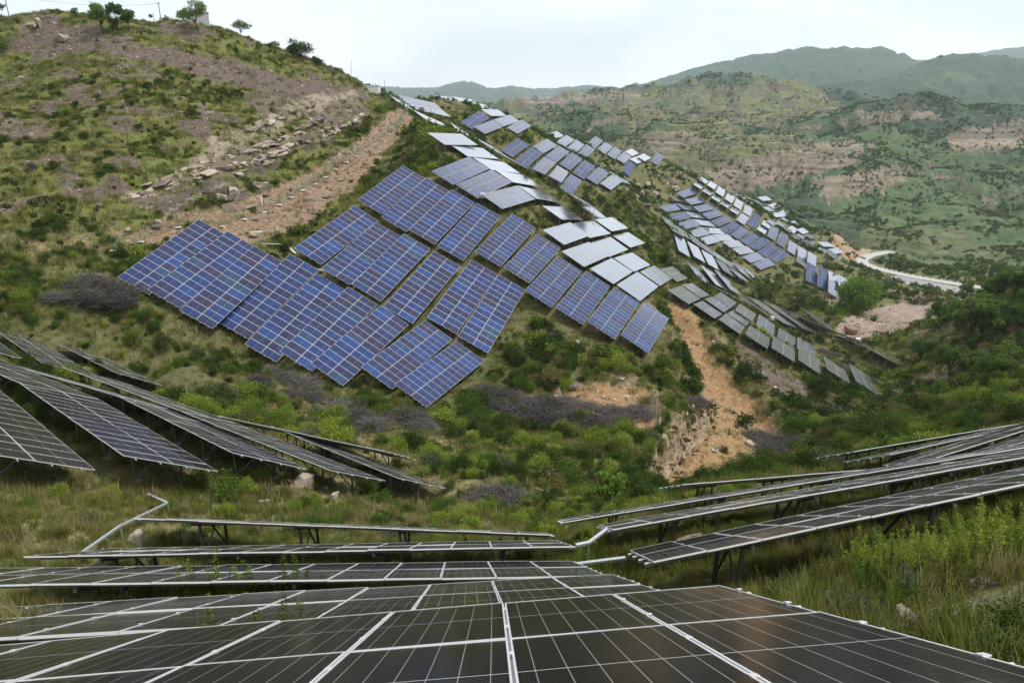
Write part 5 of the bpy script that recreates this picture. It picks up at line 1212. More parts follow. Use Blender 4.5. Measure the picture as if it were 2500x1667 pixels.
L_BRIGHT = leaf_material('leaf_bright', [(0, (.085, .135, .020)), (.5, (.165, .225, .034)), (1, (.27, .31, .065))])
L_GREY = leaf_material('leaf_grey', [(0, (.045, .06, .034)), (.5, (.09, .11, .062)), (1, (.15, .165, .10))])
L_OLIVE = leaf_material('leaf_olive', [(0, (.055, .06, .018)), (.5, (.105, .105, .032)), (1, (.17, .15, .06))])
L_TREE = leaf_material('leaf_tree', [(0, (.055, .098, .024)), (.5, (.10, .16, .038)), (1, (.165, .22, .055))])
L_ROUND = leaf_material('leaf_round', [(0, (.06, .12, .02)), (.5, (.105, .185, .03)), (1, (.17, .25, .05))])
L_FAR = leaf_material('leaf_far', [(0, (.026, .045, .016)), (.5, (.048, .075, .025)), (1, (.085, .11, .038))])
G_DRY = leaf_material('grass_dry', [(0, (.14, .115, .052)), (.5, (.25, .21, .10)), (1, (.38, .33, .18))], .3)
G_GREEN = leaf_material('grass_green', [(0, (.065, .085, .018)), (.5, (.125, .142, .030)), (1, (.20, .20, .058))], .3)
M_TWIG = leaf_material('dead_twig', [(0, (.032, .030, .029)), (.5, (.072, .067, .064)), (1, (.14, .13, .12))], .05)
M_BARK = plain('bark', (.075, .058, .045), .9, 0, .3, 8.0, .03)
def quad_mesh(name, V4, lc, mat):
    n = len(V4); me = D.meshes.new(name); k = V4.shape[1]
    me.vertices.add(n * k); me.vertices.foreach_set('co', V4.reshape(-1).astype(np.float32))
    me.loops.add(n * k); me.loops.foreach_set('vertex_index', np.arange(n * k, dtype=np.int32))
    me.polygons.add(n); me.polygons.foreach_set('loop_start', np.arange(0, n * k, k, dtype=np.int32)); me.polygons.foreach_set('loop_total', np.full(n, k, np.int32))
    me.update(calc_edges=True)
    at = me.attributes.new('lc', 'FLOAT', 'POINT'); at.data.foreach_set('value', np.repeat(lc, k).astype(np.float32))
    me.materials.append(mat); return me
def unit(v): return v / (np.linalg.norm(v, axis=-1, keepdims=True) + 1e-9)
def leaves(pos, axis, ln, wd, rg):
    side = unit(np.cross(axis, rg.normal(size=axis.shape))); l = ln[:, None]; w = wd[:, None]
    return np.stack([pos, pos + axis * l * .45 + side * w, pos + axis * l, pos + axis * l * .45 - side * w], 1)
def cloud_mesh(name, mat, n, blobs, size, seed, up=.25):
    rg = np.random.default_rng(seed); B = np.array(blobs, float); wv = (B[:, 3:6].prod(1)) ** .7; wv /= wv.sum()
    k = rg.choice(len(B), n, p=wv); dr = unit(rg.normal(size=(n, 3))); rad = rg.random(n) ** .38
    bump = 1 + .22 * np.sin(dr[:, 0] * 5 + k * 1.7) * np.cos(dr[:, 1] * 6 + k)
    pos = B[k, :3] + dr * B[k, 3:6] * (rad * bump)[:, None]
    pos[:, 2] = np.maximum(pos[:, 2], .02)
    ax = unit(dr * .7 + rg.normal(size=(n, 3)) * .7 + np.array([0, 0, up])); ln = size * rg.uniform(.6, 1.35, n)
    return quad_mesh(name, leaves(pos, ax, ln, ln * rg.uniform(.22, .36, n), rg), rg.random(n), mat)
def shrub_blobs(seed, flat=.75):
    rr = random.Random(seed); b = [(0, 0, .30, .36, .34, .30)]
    for i in range(rr.randint(4, 7)):
        a = rr.uniform(0, 6.28); d = rr.uniform(.12, .36); s = rr.uniform(.12, .24); b.append((math.cos(a) * d, math.sin(a) * d, rr.uniform(.14, .58) * flat, s, s, s * rr.uniform(.8, 1.2)))
    return b
def upright_mesh(name, mat, nst, nl, size, seed, h=1.0, spread=.35):      # plant of upright leafy stems, unit height
    rg = np.random.default_rng(seed); pos = []; ax = []
    for s in range(nst):
        a = rg.uniform(0, 6.28); r0 = rg.uniform(0, spread * .5); tilt = rg.uniform(.05, spread); hh = h * rg.uniform(.55, 1.05)
        t = rg.uniform(.12, 1, nl) ** .8; lean = np.array([math.cos(a) * tilt, math.sin(a) * tilt, 1.0])
        c = np.array([math.cos(a) * r0, math.sin(a) * r0, 0]) + t[:, None] * lean * hh
        dr = unit(rg.normal(size=(nl, 3)) + np.array([0, 0, .35])); off = (1.05 - t)[:, None] * .16 * rg.random((nl, 1)) * dr
        pos.append(c + off); ax.append(dr)
    pos = np.concatenate(pos); ax = np.concatenate(ax); n = len(pos); ln = size * rg.uniform(.6, 1.3, n)
    return quad_mesh(name, leaves(pos, ax, ln, ln * .24, rg), rg.random(n), mat)
def tuft_mesh(name, mat, n, h, w, spread, seed):
    rg = np.random.default_rng(seed); a = rg.uniform(0, 6.28, n); r = spread * np.sqrt(rg.random(n)); p = np.stack([np.cos(a) * r, np.sin(a) * r, np.zeros(n)], 1)
    b = rg.uniform(0, 6.28, n); bend = rg.uniform(.1, .75, n); hh = h * rg.uniform(.5, 1.1, n)
    tip = p + np.stack([np.cos(b) * bend * hh, np.sin(b) * bend * hh, hh * np.sqrt(1 - (bend * .8) ** 2)], 1)
    c = b + 1.57; s = np.stack([np.cos(c), np.sin(c), 0 * c], 1) * w
    return quad_mesh(name, np.stack([p - s, p + s, tip], 1), rg.random(n), mat)
def twig_mesh(name, n, seed, rad=.5, h=.42):
    rg = np.random.default_rng(seed); a = rg.uniform(0, 6.28, n); r = rad * np.sqrt(rg.random(n)); z = h * rg.random(n) * (1 - (r / rad) ** 2 * .7)
    p = np.stack([np.cos(a) * r, np.sin(a) * r, z], 1); d = unit(rg.normal(size=(n, 3)) * np.array([1, 1, .55])); l = rg.uniform(.12, .38, n)[:, None]
    s = unit(np.cross(d, rg.normal(size=(n, 3)))) * .006; q = p + d * l
    q[:, 2] = np.abs(q[:, 2])
    return quad_mesh(name, np.stack([p - s, p + s, q + s * .4, q - s * .4], 1), rg.random(n), M_TWIG)
MATS5 = [L_GREEN, L_DARK, L_BRIGHT, L_GREY, L_OLIVE]
SH_NEAR = [[cloud_mesh('shrub_near_%d%d' % (m, v), MATS5[m], 2400, shrub_blobs(v * 7 + m), .044, v + 10 * m) for v in range(2)] for m in range(5)]
SH_MID = [[cloud_mesh('shrub_mid_%d%d' % (m, v), MATS5[m], 330, shrub_blobs(v * 5 + m + 50), .115, v + 10 * m + 100) for v in range(3)] for m in range(5)]
SH_FAR = [[cloud_mesh('shrub_far_%d%d' % (m, v), MATS5[m], 110, shrub_blobs(v * 3 + m + 90), .19, v + 10 * m + 200) for v in range(2)] for m in range(5)]
UP_NEAR = [upright_mesh('upright_%d' % i, [L_GREEN, L_BRIGHT, L_OLIVE, L_BRIGHT, L_GREEN, L_GREY][i], 20, 230, .034, i, 1.0, .42) for i in range(6)]
_src = []
def scatter(name, pts, rz, scl, vi, meshes):
    c = D.collections.new(name + '_source')
    for i, me in enumerate(meshes): c.objects.link(D.objects.new('%s_%02d' % (name, i), me))
    me = D.meshes.new(name); me.vertices.add(len(pts)); me.vertices.foreach_set('co', np.asarray(pts, np.float32).ravel())
    for an, ty, val in (('rz', 'FLOAT', rz), ('sc', 'FLOAT', scl), ('vi', 'INT', vi)):
        at = me.attributes.new(an, ty, 'POINT'); at.data.foreach_set('value', np.asarray(val, np.float32 if ty == 'FLOAT' else np.int32))
    o = D.objects.new(name, me); COL.objects.link(o); o['kind'] = 'stuff'
    g = D.node_groups.new(name + '_scatter', 'GeometryNodeTree'); g.interface.new_socket('Geometry', in_out='INPUT', socket_type='NodeSocketGeometry'); g.interface.new_socket('Geometry', in_out='OUTPUT', socket_type='NodeSocketGeometry')
    N = g.nodes.new; gi = N('NodeGroupInput'); go = N('NodeGroupOutput'); ip = N('GeometryNodeInstanceOnPoints'); ci = N('GeometryNodeCollectionInfo')
    ci.inputs['Collection'].default_value = c; ci.inputs['Separate Children'].default_value = True; ci.inputs['Reset Children'].default_value = True
    def na(n, t): x = N('GeometryNodeInputNamedAttribute'); x.data_type = t; x.inputs['Name'].default_value = n; return x.outputs['Attribute']
    cx = N('ShaderNodeCombineXYZ'); L = g.links.new
    L(na('rz', 'FLOAT'), cx.inputs['Z']); L(cx.outputs[0], ip.inputs['Rotation']); L(na('sc', 'FLOAT'), ip.inputs['Scale']); L(na('vi', 'INT'), ip.inputs['Instance Index'])
    ip.inputs['Pick Instance'].default_value = True; L(ci.outputs[0], ip.inputs['Instance']); L(gi.outputs[0], ip.inputs['Points']); L(ip.outputs[0], go.inputs[0])
    md = o.modifiers.new('scatter', 'NODES'); md.node_group = g
    return o

# spots of dead brush, kept free of green shrubs
BRUSH = [(170, 700), (210, 690), (250, 705), (130, 730), (190, 730), (280, 745), (225, 740), (300, 715), (690, 930), (725, 945), (650, 915), (700, 970), (750, 975), (620, 940), (880, 1030), (910, 1045), (1180, 960), (1230, 970), (1280, 985), (1330, 990), (1380, 990), (1430, 1000), (1490, 1012), (1250, 1010), (1310, 1020), (1380, 1030), (1450, 1030), (1510, 1030), (1200, 1000),
         (1560, 1010), (2010, 860), (2040, 870), (2070, 885), (2030, 895), (2060, 905), (1870, 1090), (1900, 1100), (1850, 1075), (1930, 1095), (1890, 1115), (2000, 1000), (2040, 1010), (1580, 505), (1560, 520), (1600, 515), (1790, 755), (1700, 985), (1215, 1235), (1880, 855), (2100, 935), (990, 1030), (1020, 1045), (820, 1010)]
BRP = np.array([hit(bu, bv, 30) for bu, bv in BRUSH])
ROADD = np.full(GX.shape, 99.0); ROADD[_sel] = _dm
# ---- candidate shrubs over the local hillside
bareG = np.clip(np.maximum.reduce([m_tan, m_pur * .9, m_och, m_flat, m_lot, m_bed * .9]), 0, 1)
def sample(n, r0, r1, half=.69):
    th = RNG.uniform(-half, half, n); r = np.sqrt(RNG.uniform(r0 * r0, r1 * r1, n)); return r * np.sin(th), r * np.cos(th)
def visible(x, y, z, lift):
    P = np.stack([x, y, z + lift], -1); ok = np.ones(len(x), bool)
    for s in np.linspace(.06, .985, 70):
        Q = P * s; ok &= Q[:, 2] > ground(Q[:, 0], Q[:, 1]) - .15
    return ok
def candidates(n, r0, r1, dens):
    x, y = sample(n, r0, r1, 1.05 if r1 < 60 else (.8 if r1 < 120 else .69)); z = ground(x, y); u, v, zc = project(np.stack([x, y, z], -1))
    k = (zc > 1) & (u > -150) & (u < 2650) & (v > -20) & (v < 1900); x, y, z, u, v, zc = (q[k] for q in (x, y, z, u, v, zc))
    d = dens(x, y, u, v, zc); k = RNG.random(len(x)) < d; return [q[k] for q in (x, y, z, u, v, zc)]
def dens_shrub(x, y, u, v, zc):
    cl = fbm(x / 7.5 + 3, y / 7.5, 3); b = lookup(bareG, x, y); nr = lookup(NEAR, x, y); lh = lookup(lefthill, x, y); dry = lookup(m_dry, x, y)
    d = np.clip(.55 + cl * .8, .04, 1) * (1 - .97 * np.clip(b * 1.6, 0, 1)) * (1 - .80 * nr) * (1 - .12 * lh) * (1 - .4 * dry) * (lookup(ROADD, x, y) > 6)
    near_b = np.zeros(len(x), bool)
    for q in BRP: near_b |= np.hypot(x - q[0], y - q[1]) < 2.4
    return np.where(near_b, d * .06, d)
_c1 = candidates(25000, 42, 170, dens_shrub); _c2 = candidates(46000, 170, 470, dens_shrub)
x, y, z, u, v, zc = [np.concatenate([a_, b_]) for a_, b_ in zip(_c1, _c2)]
vis = visible(x, y, z, 1.0); x, y, z, u, v, zc = (q[vis] for q in (x, y, z, u, v, zc))
lh = lookup(lefthill, x, y); nr = lookup(NEAR, x, y); cl2 = fbm(x / 22 + 60, y / 22, 3); n = len(x)
size = np.clip(RNG.lognormal(.22, .42, n), .5, 2.9) * (1 - .32 * lh) * (1 - .35 * nr) * np.where(zc > 200, 1.15, 1)
low = (v > 830) & (zc < 140); size *= np.where(low, 1.2, 1.0)
pm = RNG.random(n)
tint = np.select([pm + cl2 * .5 < .46, pm + cl2 * .5 < .80, pm < .88, pm < .92], [1, 0, 2, 3], 4)
tint = np.where((lh > .5) & (RNG.random(n) < .55), np.where(RNG.random(n) < .6, 1, 4), tint)
tint = np.where((zc > 190) & (tint == 2) & (RNG.random(n) < .7), 0, tint)
ZONES = [(lambda u, v, d: d < 36 and u > 1300, 'shrub beside the right black tables', 'shrubs on the near right slope'),
         (lambda u, v, d: d < 75 and v > 1000 and u < 1500, 'shrub in the dry gully grass', 'shrubs in the dry gully'),
         (lambda u, v, d: d < 60, 'shrub between the near black rows', 'shrubs between the near rows'),
         (lambda u, v, d: u < 620 and v > 560, 'shrub left of the blue block', 'shrubs left of the blue block'),
         (lambda u, v, d: u < 1600 and v > 800, 'shrub under the blue block', 'shrubs under the blue block'),
         (lambda u, v, d: u >= 1600 and v > 800, 'shrub around the ochre slide', 'shrubs around the ochre slide'),
         (lambda u, v, d: u < 1000, 'shrub on the left hill', 'shrubs on the left hill'),
         (lambda u, v, d: True, 'shrub between the middle spur tables', 'shrubs on the middle spurs')]
TINTN = {L_GREEN: 'green', L_DARK: 'dark-green', L_BRIGHT: 'yellow-green', L_GREY: 'grey-green', L_OLIVE: 'olive'}
def put_shrub(me, p, s, rz, u, v, d):
    o = link('shrub', me, None, Matrix.Translation(tuple(p)) @ Matrix.Rotation(rz, 4, 'Z') @ Matrix.Diagonal((s[0], s[0], s[1], 1)))
    form = 'tall' if me in UP_NEAR and s[1] > .8 else ('low' if me in UP_NEAR else ('broad' if s[0] > 1.25 else 'small'))
    for f, lb, gp in ZONES:
        if f(u, v, d):
            side = ' left half' if u < 1250 else ' right half'
            tag(o, form + ' ' + TINTN[me.materials[0]] + ' ' + lb, 'shrub', gp); break
    return o
# near slope shrubs (upright leafy plants)
def dens_near(x, y, u, v, zc):
    cl = fbm(x / 3 + 8, y / 3, 3); nr = lookup(NEAR, x, y); dry = lookup(m_dry, x, y); b = lookup(bareG, x, y)
    return np.clip(.55 + cl * .8, .05, 1) * (1 - .93 * sstep(.3, .9, nr)) * (1 - .35 * dry) * (1 - .9 * b)
nx, ny, nz, nu, nv, nzc = candidates(3600, 7.5, 44, dens_near)
k = visible(nx, ny, nz, 1.0) & (nv < 1800); nx, ny, nz, nu, nv, nzc = (q[k] for q in (nx, ny, nz, nu, nv, nzc))
npx = FPX / nzc; order = np.argsort(-npx)
budget = 140
keep_near = order[:budget]; rest_near = order[budget:]
for i in keep_near:
    right = nu[i] > 1350
    hgt = RNG.uniform(.45, 1.1) * (.62 if right else .85)
    if nzc[i] < 16 or right and RNG.random() < .72 or RNG.random() < .35:
        me = UP_NEAR[RNG.choice([0, 1, 2, 3, 4, 5], p=[.2, .25, .2, .17, .12, .06])]; s = (hgt * 1.15, hgt)
    else:
        me = SH_NEAR[RNG.choice([0, 1, 2, 3, 4], p=[.4, .1, .25, .1, .15])][RNG.integers(2)]; w = RNG.uniform(.6, 1.7); s = (w, w * RNG.uniform(.75, 1.0))
    if nr_ := lookup(NEAR, nx[i], ny[i]) > .35: s = (s[0] * .7, min(s[1], .75))
    put_shrub(me, (nx[i], ny[i], nz[i] - .03), s, RNG.uniform(0, 6.28), nu[i], nv[i], nzc[i])
# plants that grow up through the joints between the nearest rows
for px_, py_, hh in [(-3.2, 6.35, 1.35), (-2.55, 6.3, 1.15), (-3.9, 6.4, 1.0), (-6.6, 11.7, 1.7), (-5.6, 11.6, 1.6), (-4.9, 11.75, 1.9), (-4.2, 11.6, 1.5), (-3.5, 11.8, 1.2), (-1.2, 16.6, 1.3), (-8.3, 11.5, 1.3), (.5, 21.5, 1.5), (-2, 21.6, 1.4), (2.2, 12.6, 1.3), (2.9, 13.8, 1.2), (2.4, 16.4, 1.4), (2.6, 18.3, 1.6)]:
    g = float(ground(px_, py_)); uu, vv, dd = project(np.array([px_, py_, g])); put_shrub(UP_NEAR[int(abs(px_ * 10)) % 5], (px_, py_, g - .02), (hh * .95, hh), px_ * 3, uu, vv, dd)
# shrubs standing in the gully grass and between the right rows, as in the photograph
GS = [(140, 1212, .9, 2), (480, 1190, 1.5, 0), (550, 1218, 2.0, 0), (600, 1200, 1.2, 2), (770, 1192, 1.2, 0), (890, 1210, 1.8, 0), (1000, 1172, 1.2, 2), (1100, 1192, 1.0, 0), (1230, 1185, .9, 2), (1300, 1232, 1.3, 0), (262, 1192, .8, 2), (1150, 1128, 1.4, 0), (1250, 1122, 1.3, 0), (1400, 1182, 1.2, 0), (1345, 1155, 1.0, 2), (62, 1242, .7, 0), (330, 1232, .6, 2), (690, 1205, .9, 4), (830, 1243, .9, 2), (1190, 1248, 1.1, 2), (960, 1240, 1.0, 0), (420, 1262, .7, 4), (210, 1275, .7, 3), (1080, 1105, 1.3, 4),
      (1560, 1296, .8, 2), (1700, 1268, .9, 0), (1850, 1246, 1.0, 2), (1470, 1345, .8, 2), (1425, 1322, 1.0, 0), (1385, 1345, .8, 2), (1620, 1228, 1.0, 2), (1740, 1222, 1.1, 0), (1520, 1232, 1.0, 0), (1660, 1200, 1.2, 4), (1800, 1190, 1.1, 0), (1960, 1225, .9, 2), (2080, 1160, 1.0, 0), (2250, 1200, .8, 2), (1900, 1152, 1.2, 0)]
for gu_, gv_, gs_, gt_ in GS:
    p = hit(gu_, gv_, 6, 90); uu, vv, dd = project(p); put_shrub(SH_NEAR[gt_][int(gu_) % 2], p - np.array([0, 0, .05]), (gs_ * 1.15, gs_), gu_ * .37, uu, vv, dd)
# thicket and weeds at right, dark bush in the lower right corner
for i in range(110):
    kind = (0, 0, 1, 0, 2)[i % 5]
    if kind == 0: uu = random.uniform(2080, 2540); vv = random.uniform(1330, 1440) - (uu - 2080) * .12; hh = random.uniform(.5, .85); me = UP_NEAR[random.choice([1, 3, 1, 3, 0])]; lb = 'yellow green shrub in the thicket right of the front table'
    elif kind == 1: uu = random.uniform(1420, 2080); vv = random.uniform(1385, 1450); hh = random.uniform(.3, .62); me = UP_NEAR[random.choice([2, 0, 2, 4])]; lb = 'olive weed stalks behind the nearest table'
    else: uu = random.uniform(2050, 2520); vv = random.uniform(1430, 1600); hh = random.uniform(.3, .6); me = UP_NEAR[random.choice([2, 5, 4, 0])]; lb = 'grey green weeds on the stony ground at the right edge'
    if vv > 1400 + (uu - 1500) * .235: continue
    p = hit(uu, vv, 4, 60)
    if float(lookup(NEAR, p[0], p[1])) > .6: continue
    o = link('shrub', me, None, Matrix.Translation(tuple(p - np.array([0, 0, .04]))) @ Matrix.Rotation(random.uniform(0, 6), 4, 'Z') @ Matrix.Diagonal((hh * 1.15, hh * 1.15, hh, 1))); tag(o, lb, 'shrub', ('thicket right of the front table', 'weeds between the near tables', 'weeds on the stony ground')[kind])
for uu, vv, hh in ((2480, 1640, .55), (2505, 1570, .6), (2450, 1600, .42)):
    p = hit(uu, vv, 3, 30); o = link('shrub', SH_NEAR[1][0], None, Matrix.Translation(tuple(p)) @ Matrix.Diagonal((hh * 1.3, hh * 1.3, hh, 1))); tag(o, 'dark thorny bush in the lower right corner', 'shrub', 'dark bushes in the lower right corner')
# mid-distance: the largest as individuals, the rest as ground cover
pxs = size * FPX / zc; order = np.argsort(-pxs); indiv = order[:70]; rest = order[70:]
for i in indiv:
    put_shrub(SH_NEAR[tint[i]][RNG.integers(2)], (x[i], y[i], z[i] - .05), (size[i], size[i] * RNG.uniform(.7, .95)), RNG.uniform(0, 6.28), u[i], v[i], zc[i])
rn = rest[zc[rest] < 92]; rm = rest[(zc[rest] >= 92) & (zc[rest] < 150)]; rf = rest[zc[rest] >= 150]
flat_mid = [SH_MID[m][q] for m in range(5) for q in range(3)]; flat_far = [SH_FAR[m][q] for m in range(5) for q in range(2)]
P = np.stack([x, y, z - .05], -1)
scatter('gully_shrub_cover', P[rn], RNG.uniform(0, 6.28, len(rn)), size[rn], tint[rn] * 2 + RNG.integers(0, 2, len(rn)), [SH_NEAR[m_][q_] for m_ in range(5) for q_ in range(2)])
scatter('shrub_cover', P[rm], RNG.uniform(0, 6.28, len(rm)), size[rm], tint[rm] * 3 + RNG.integers(0, 3, len(rm)), flat_mid)
scatter('distant_shrub_cover', P[rf], RNG.uniform(0, 6.28, len(rf)), size[rf] * 1.25, tint[rf] * 2 + RNG.integers(0, 2, len(rf)), flat_far)
if len(rest_near): scatter('low_shrub_cover', np.stack([nx, ny, nz], -1)[rest_near], RNG.uniform(0, 6.28, len(rest_near)), RNG.uniform(.5, 1.4, len(rest_near)), RNG.integers(0, 6, len(rest_near)), [SH_NEAR[m][q] for m in range(5) for q in range(2)])
# ---- grass
TUF = [tuft_mesh('tuft_%d' % i, (G_GREEN, G_DRY)[i % 2], 46, .36, .006, .16, i) for i in range(4)]
TUM = [tuft_mesh('tussock_%d' % i, (G_GREEN, G_DRY)[i % 2], 34, .42, .016, .34, 20 + i) for i in range(4)]
def dens_grass(x, y, u, v, zc):
    b = lookup(bareG, x, y); nr = lookup(NEAR, x, y); return np.clip(.8 + fbm(x / 2.5, y / 2.5, 2) * .6, .1, 1) * (1 - .92 * b) * (1 - .35 * nr)
def grass(name, n, r0, r1, meshes, s0, s1):
    gx, gy, gz, gu, gv, gd = candidates(n, r0, r1, dens_grass); k = visible(gx, gy, gz, .5); gx, gy, gz, gu, gv, gd = (q[k] for q in (gx, gy, gz, gu, gv, gd))
    dry = lookup(m_dry, gx, gy) * .42 + .10 + .32 * (fbm(gx / 9 + 2, gy / 9, 2) > .15); isd = (RNG.random(len(gx)) < dry).astype(int)
    scatter(name, np.stack([gx, gy, gz - .02], -1), RNG.uniform(0, 6.28, len(gx)), RNG.uniform(s0, s1, len(gx)), RNG.integers(0, 2, len(gx)) * 2 + isd, meshes)
grass('grass', 36000, 3.0, 34, TUF, .6, 1.5); grass('meadow_grass', 30000, 30, 90, TUM, .7, 1.6); grass('hill_grass', 80000, 85, 260, TUM, 1.1, 2.4)
# ---- stones on bare ground
def dens_stone(x, y, u, v, zc): return np.clip(lookup(bareG, x, y) * .8 * (1 - .75 * lookup(m_och, x, y)) + .05 * lookup(lefthill, x, y) + .012, 0, 1) * (1 - .9 * lookup(m_flat, x, y)) * (1 - lookup(m_lot, x, y))
sx, sy, sz, su, sv, sd = candidates(26000, 20, 230, dens_stone); k = visible(sx, sy, sz, .3); sx, sy, sz = sx[k], sy[k], sz[k]
scatter('scattered_stones', np.stack([sx, sy, sz], -1), RNG.uniform(0, 6.28, len(sx)), np.clip(RNG.lognormal(-1.15, .55, len(sx)), .1, 1.5), RNG.integers(0, 10, len(sx)), ROCKS + ROCKS_D)
# ---- dead brush heaps
BR = [twig_mesh('brush_%d' % i, 1500, i) for i in range(3)]
for i, (bu, bv) in enumerate(BRUSH):
    p = BRP[i]; s = random.uniform(3.0, 4.8)
    o = link('dry_brush', BR[i % 3], None, Matrix.Translation(tuple(p - np.array([0, 0, .05]))) @ Matrix.Rotation(i * 2.1, 4, 'Z') @ Matrix.Diagonal((s, s, s * .62, 1)))
    gp = 'left of the blue block' if bu < 500 else ('below the middle of the blue block' if bu < 1100 else ('in the long grey tangle above the gully' if bu < 1570 and bv > 700 else 'on the right valley slope'))
    tag(o, 'grey leafless brush heap ' + gp, 'dry brush', 'dry brush ' + gp)

# ------------------------------------------------------------------ trees
def tree(u, v, hpx, wpx, lb, mat, n=900, dmin=60.0, trunk=.38, seed=0, leaf=.30, group='trees', name='tree', round_=False, dmax=7000.0, size=None):
    b = hit(u, v, dmin, dmax); d = project(b)[2]; H = hpx * d / FPX; Wd = wpx * d / FPX
    if size: H, Wd = size
    rr = random.Random(seed + abs(int(u))); root = empty(name, b, lb, 'tree', group)
    blobs = []; m = MB(); th = H * trunk; r0 = max(.05, H * .022)
    bend = (rr.uniform(-.06, .06) * H, rr.uniform(-.06, .06) * H)
    top = Vector((bend[0], bend[1], th)); m.tube([(0, 0, -.4), (bend[0] * .3, bend[1] * .3, th * .5), top], [r0 * 1.25, r0, r0 * .8], 7)
    nb = 11 if not round_ else 16
    for i in range(nb):
        a = i * 2.399 + rr.uniform(-.4, .4); f = (i + .5) / nb
        if round_: zz = th + (H - th) * (.12 + .76 * f); rad = Wd * .5 * math.sqrt(max(.05, 1 - (2 * f - 1.0) ** 2 * .9)) * rr.uniform(.45, .75); s = Wd * rr.uniform(.17, .24)
        else: zz = th + (H - th) * rr.uniform(.25, .88); rad = Wd * .5 * rr.uniform(.25, .78); s = Wd * rr.uniform(.11, .19)
        c = Vector((bend[0] + math.cos(a) * rad, bend[1] + math.sin(a) * rad, zz)); blobs.append((c.x, c.y, c.z, s, s, min(s * .75, (H - th) * .3)))
        st_ = Vector((bend[0], bend[1], th * rr.uniform(.65, 1.0))); md = st_.lerp(c, .5) + Vector((0, 0, (c.z - st_.z) * .12)); m.tube([st_, md, c], [r0 * .55, r0 * .35, r0 * .12], 5)
    m.build('trunk', M_BARK, root, True)
    cm = cloud_mesh(name + '_crown', mat, int(n * 2.2), blobs, max(leaf * 1.25, H * .055) if H > 3.2 else max(leaf, .1), seed + abs(int(u)))
    link('crown', cm, root)
    return root
tree(252, 82, 66, 73, 'spreading flat-topped tree at left of the hilltop group', L_TREE, 1100); tree(316, 76, 54, 44, 'lean flat-topped tree at right of the hilltop group', L_TREE, 800); tree(277, 78, 32, 28, 'small tree between the two hilltop trees', L_TREE, 400); tree(288, 74, 62, 40, 'dense tree behind the hilltop group', L_TREE, 700)
tree(482, 74, 57, 92, 'umbrella-shaped tree in front of the hilltop hut', L_TREE, 1000, seed=4); tree(588, 91, 39, 54, 'thin sparse tree right of the hut', L_TREE, 380); tree(675, 124, 19, 22, 'tiny tree on the descending skyline', L_TREE, 160); tree(739, 150, 46, 78, 'broad dark tree on the hill shoulder', L_DARK, 900, trunk=.25); tree(777, 162, 20, 30, 'low bushy tree beside the broad dark tree', L_DARK, 260, trunk=.15); tree(716, 142, 28, 34, 'small dark tree left of the broad dark tree', L_DARK, 300, trunk=.2)
tree(-8, 60, 60, 50, 'tree cut by the left frame edge on the hilltop', L_TREE, 500); tree(2, 125, 34, 46, 'bushy green tree at the left edge below the hilltop', L_TREE, 500, trunk=.12)
tree(2095, 770, 92, 103, 'large round bright green tree at the edge of the dirt yard', L_ROUND, 5200, 200, .16, 3, .5, round_=True)
tree(1484, 1246, 128, 76, 'small upright green tree in the gully behind the near tables', L_ROUND, 2300, 20, .2, 5, .07, dmax=90)
RT = [(2291, 799, 84, 62, 'slim dark tree in front of the right grove', L_DARK), (2367, 827, 108, 96, 'broad tree in the middle of the right grove', L_TREE), (2441, 822, 96, 92, 'broad blue green tree at the right frame edge', L_TREE), (2448, 726, 76, 62, 'dark tree at the back left of the right grove', L_DARK), (2482, 728, 82, 64, 'dark tree at the back right of the right grove', L_DARK),
      (2410, 745, 66, 58, 'dark green tree filling the back of the grove', L_DARK), (2358, 716, 34, 30, 'small slender tree beside the grey lot', L_TREE), (2395, 790, 84, 80, 'leafy tree in the centre of the right grove', L_TREE), (2335, 800, 60, 60, 'low tree at the left foot of the grove', L_DARK), (2490, 790, 90, 70, 'leafy tree cut by the right frame edge', L_TREE), (2248, 876, 50, 58, 'dark dome-shaped tree below the green mound', L_DARK), (2317, 915, 76, 90, 'pale green dome-shaped tree right of the dark one', L_TREE), (2370, 900, 40, 60, 'small grey green tree on the right slope', L_GREY), (2470, 880, 46, 80, 'low dark tree at the right edge of the slope', L_DARK), (2420, 950, 40, 90, 'low spreading tree at the bottom of the right slope', L_DARK), (2440, 680, 50, 50, 'dark treetop at the upper right of the grove', L_DARK)]
for i, (uu, vv, hh, ww, lb, mt) in enumerate(RT): tree(uu, vv, hh, ww, lb, L_TREE, 2600 if ww > 80 else 1600, 95, .2 if hh > 55 else .1, i, .26, 'grove at right', dmax=340)
for i, (uu, vv, hh, lb) in enumerate([(1421, 229, 11, 'first tiny tree on the terraced ridge line'), (1451, 226, 12, 'second tiny tree on the terraced ridge line'), (1466, 225, 9, 'third tiny tree on the terraced ridge line'), (1486, 224, 12, 'fourth tiny tree on the terraced ridge line'), (1681, 208, 14, 'lone tree on top of the terraced hill'), (2295, 147, 12, 'lone round tree on the far right ridge'), (2096, 182, 12, 'lone pale tree on the distant slope')]):
    tree(uu, vv, hh, hh, lb, L_GREEN, 220, 600, .25, i, 1.0, 'distant lone trees')
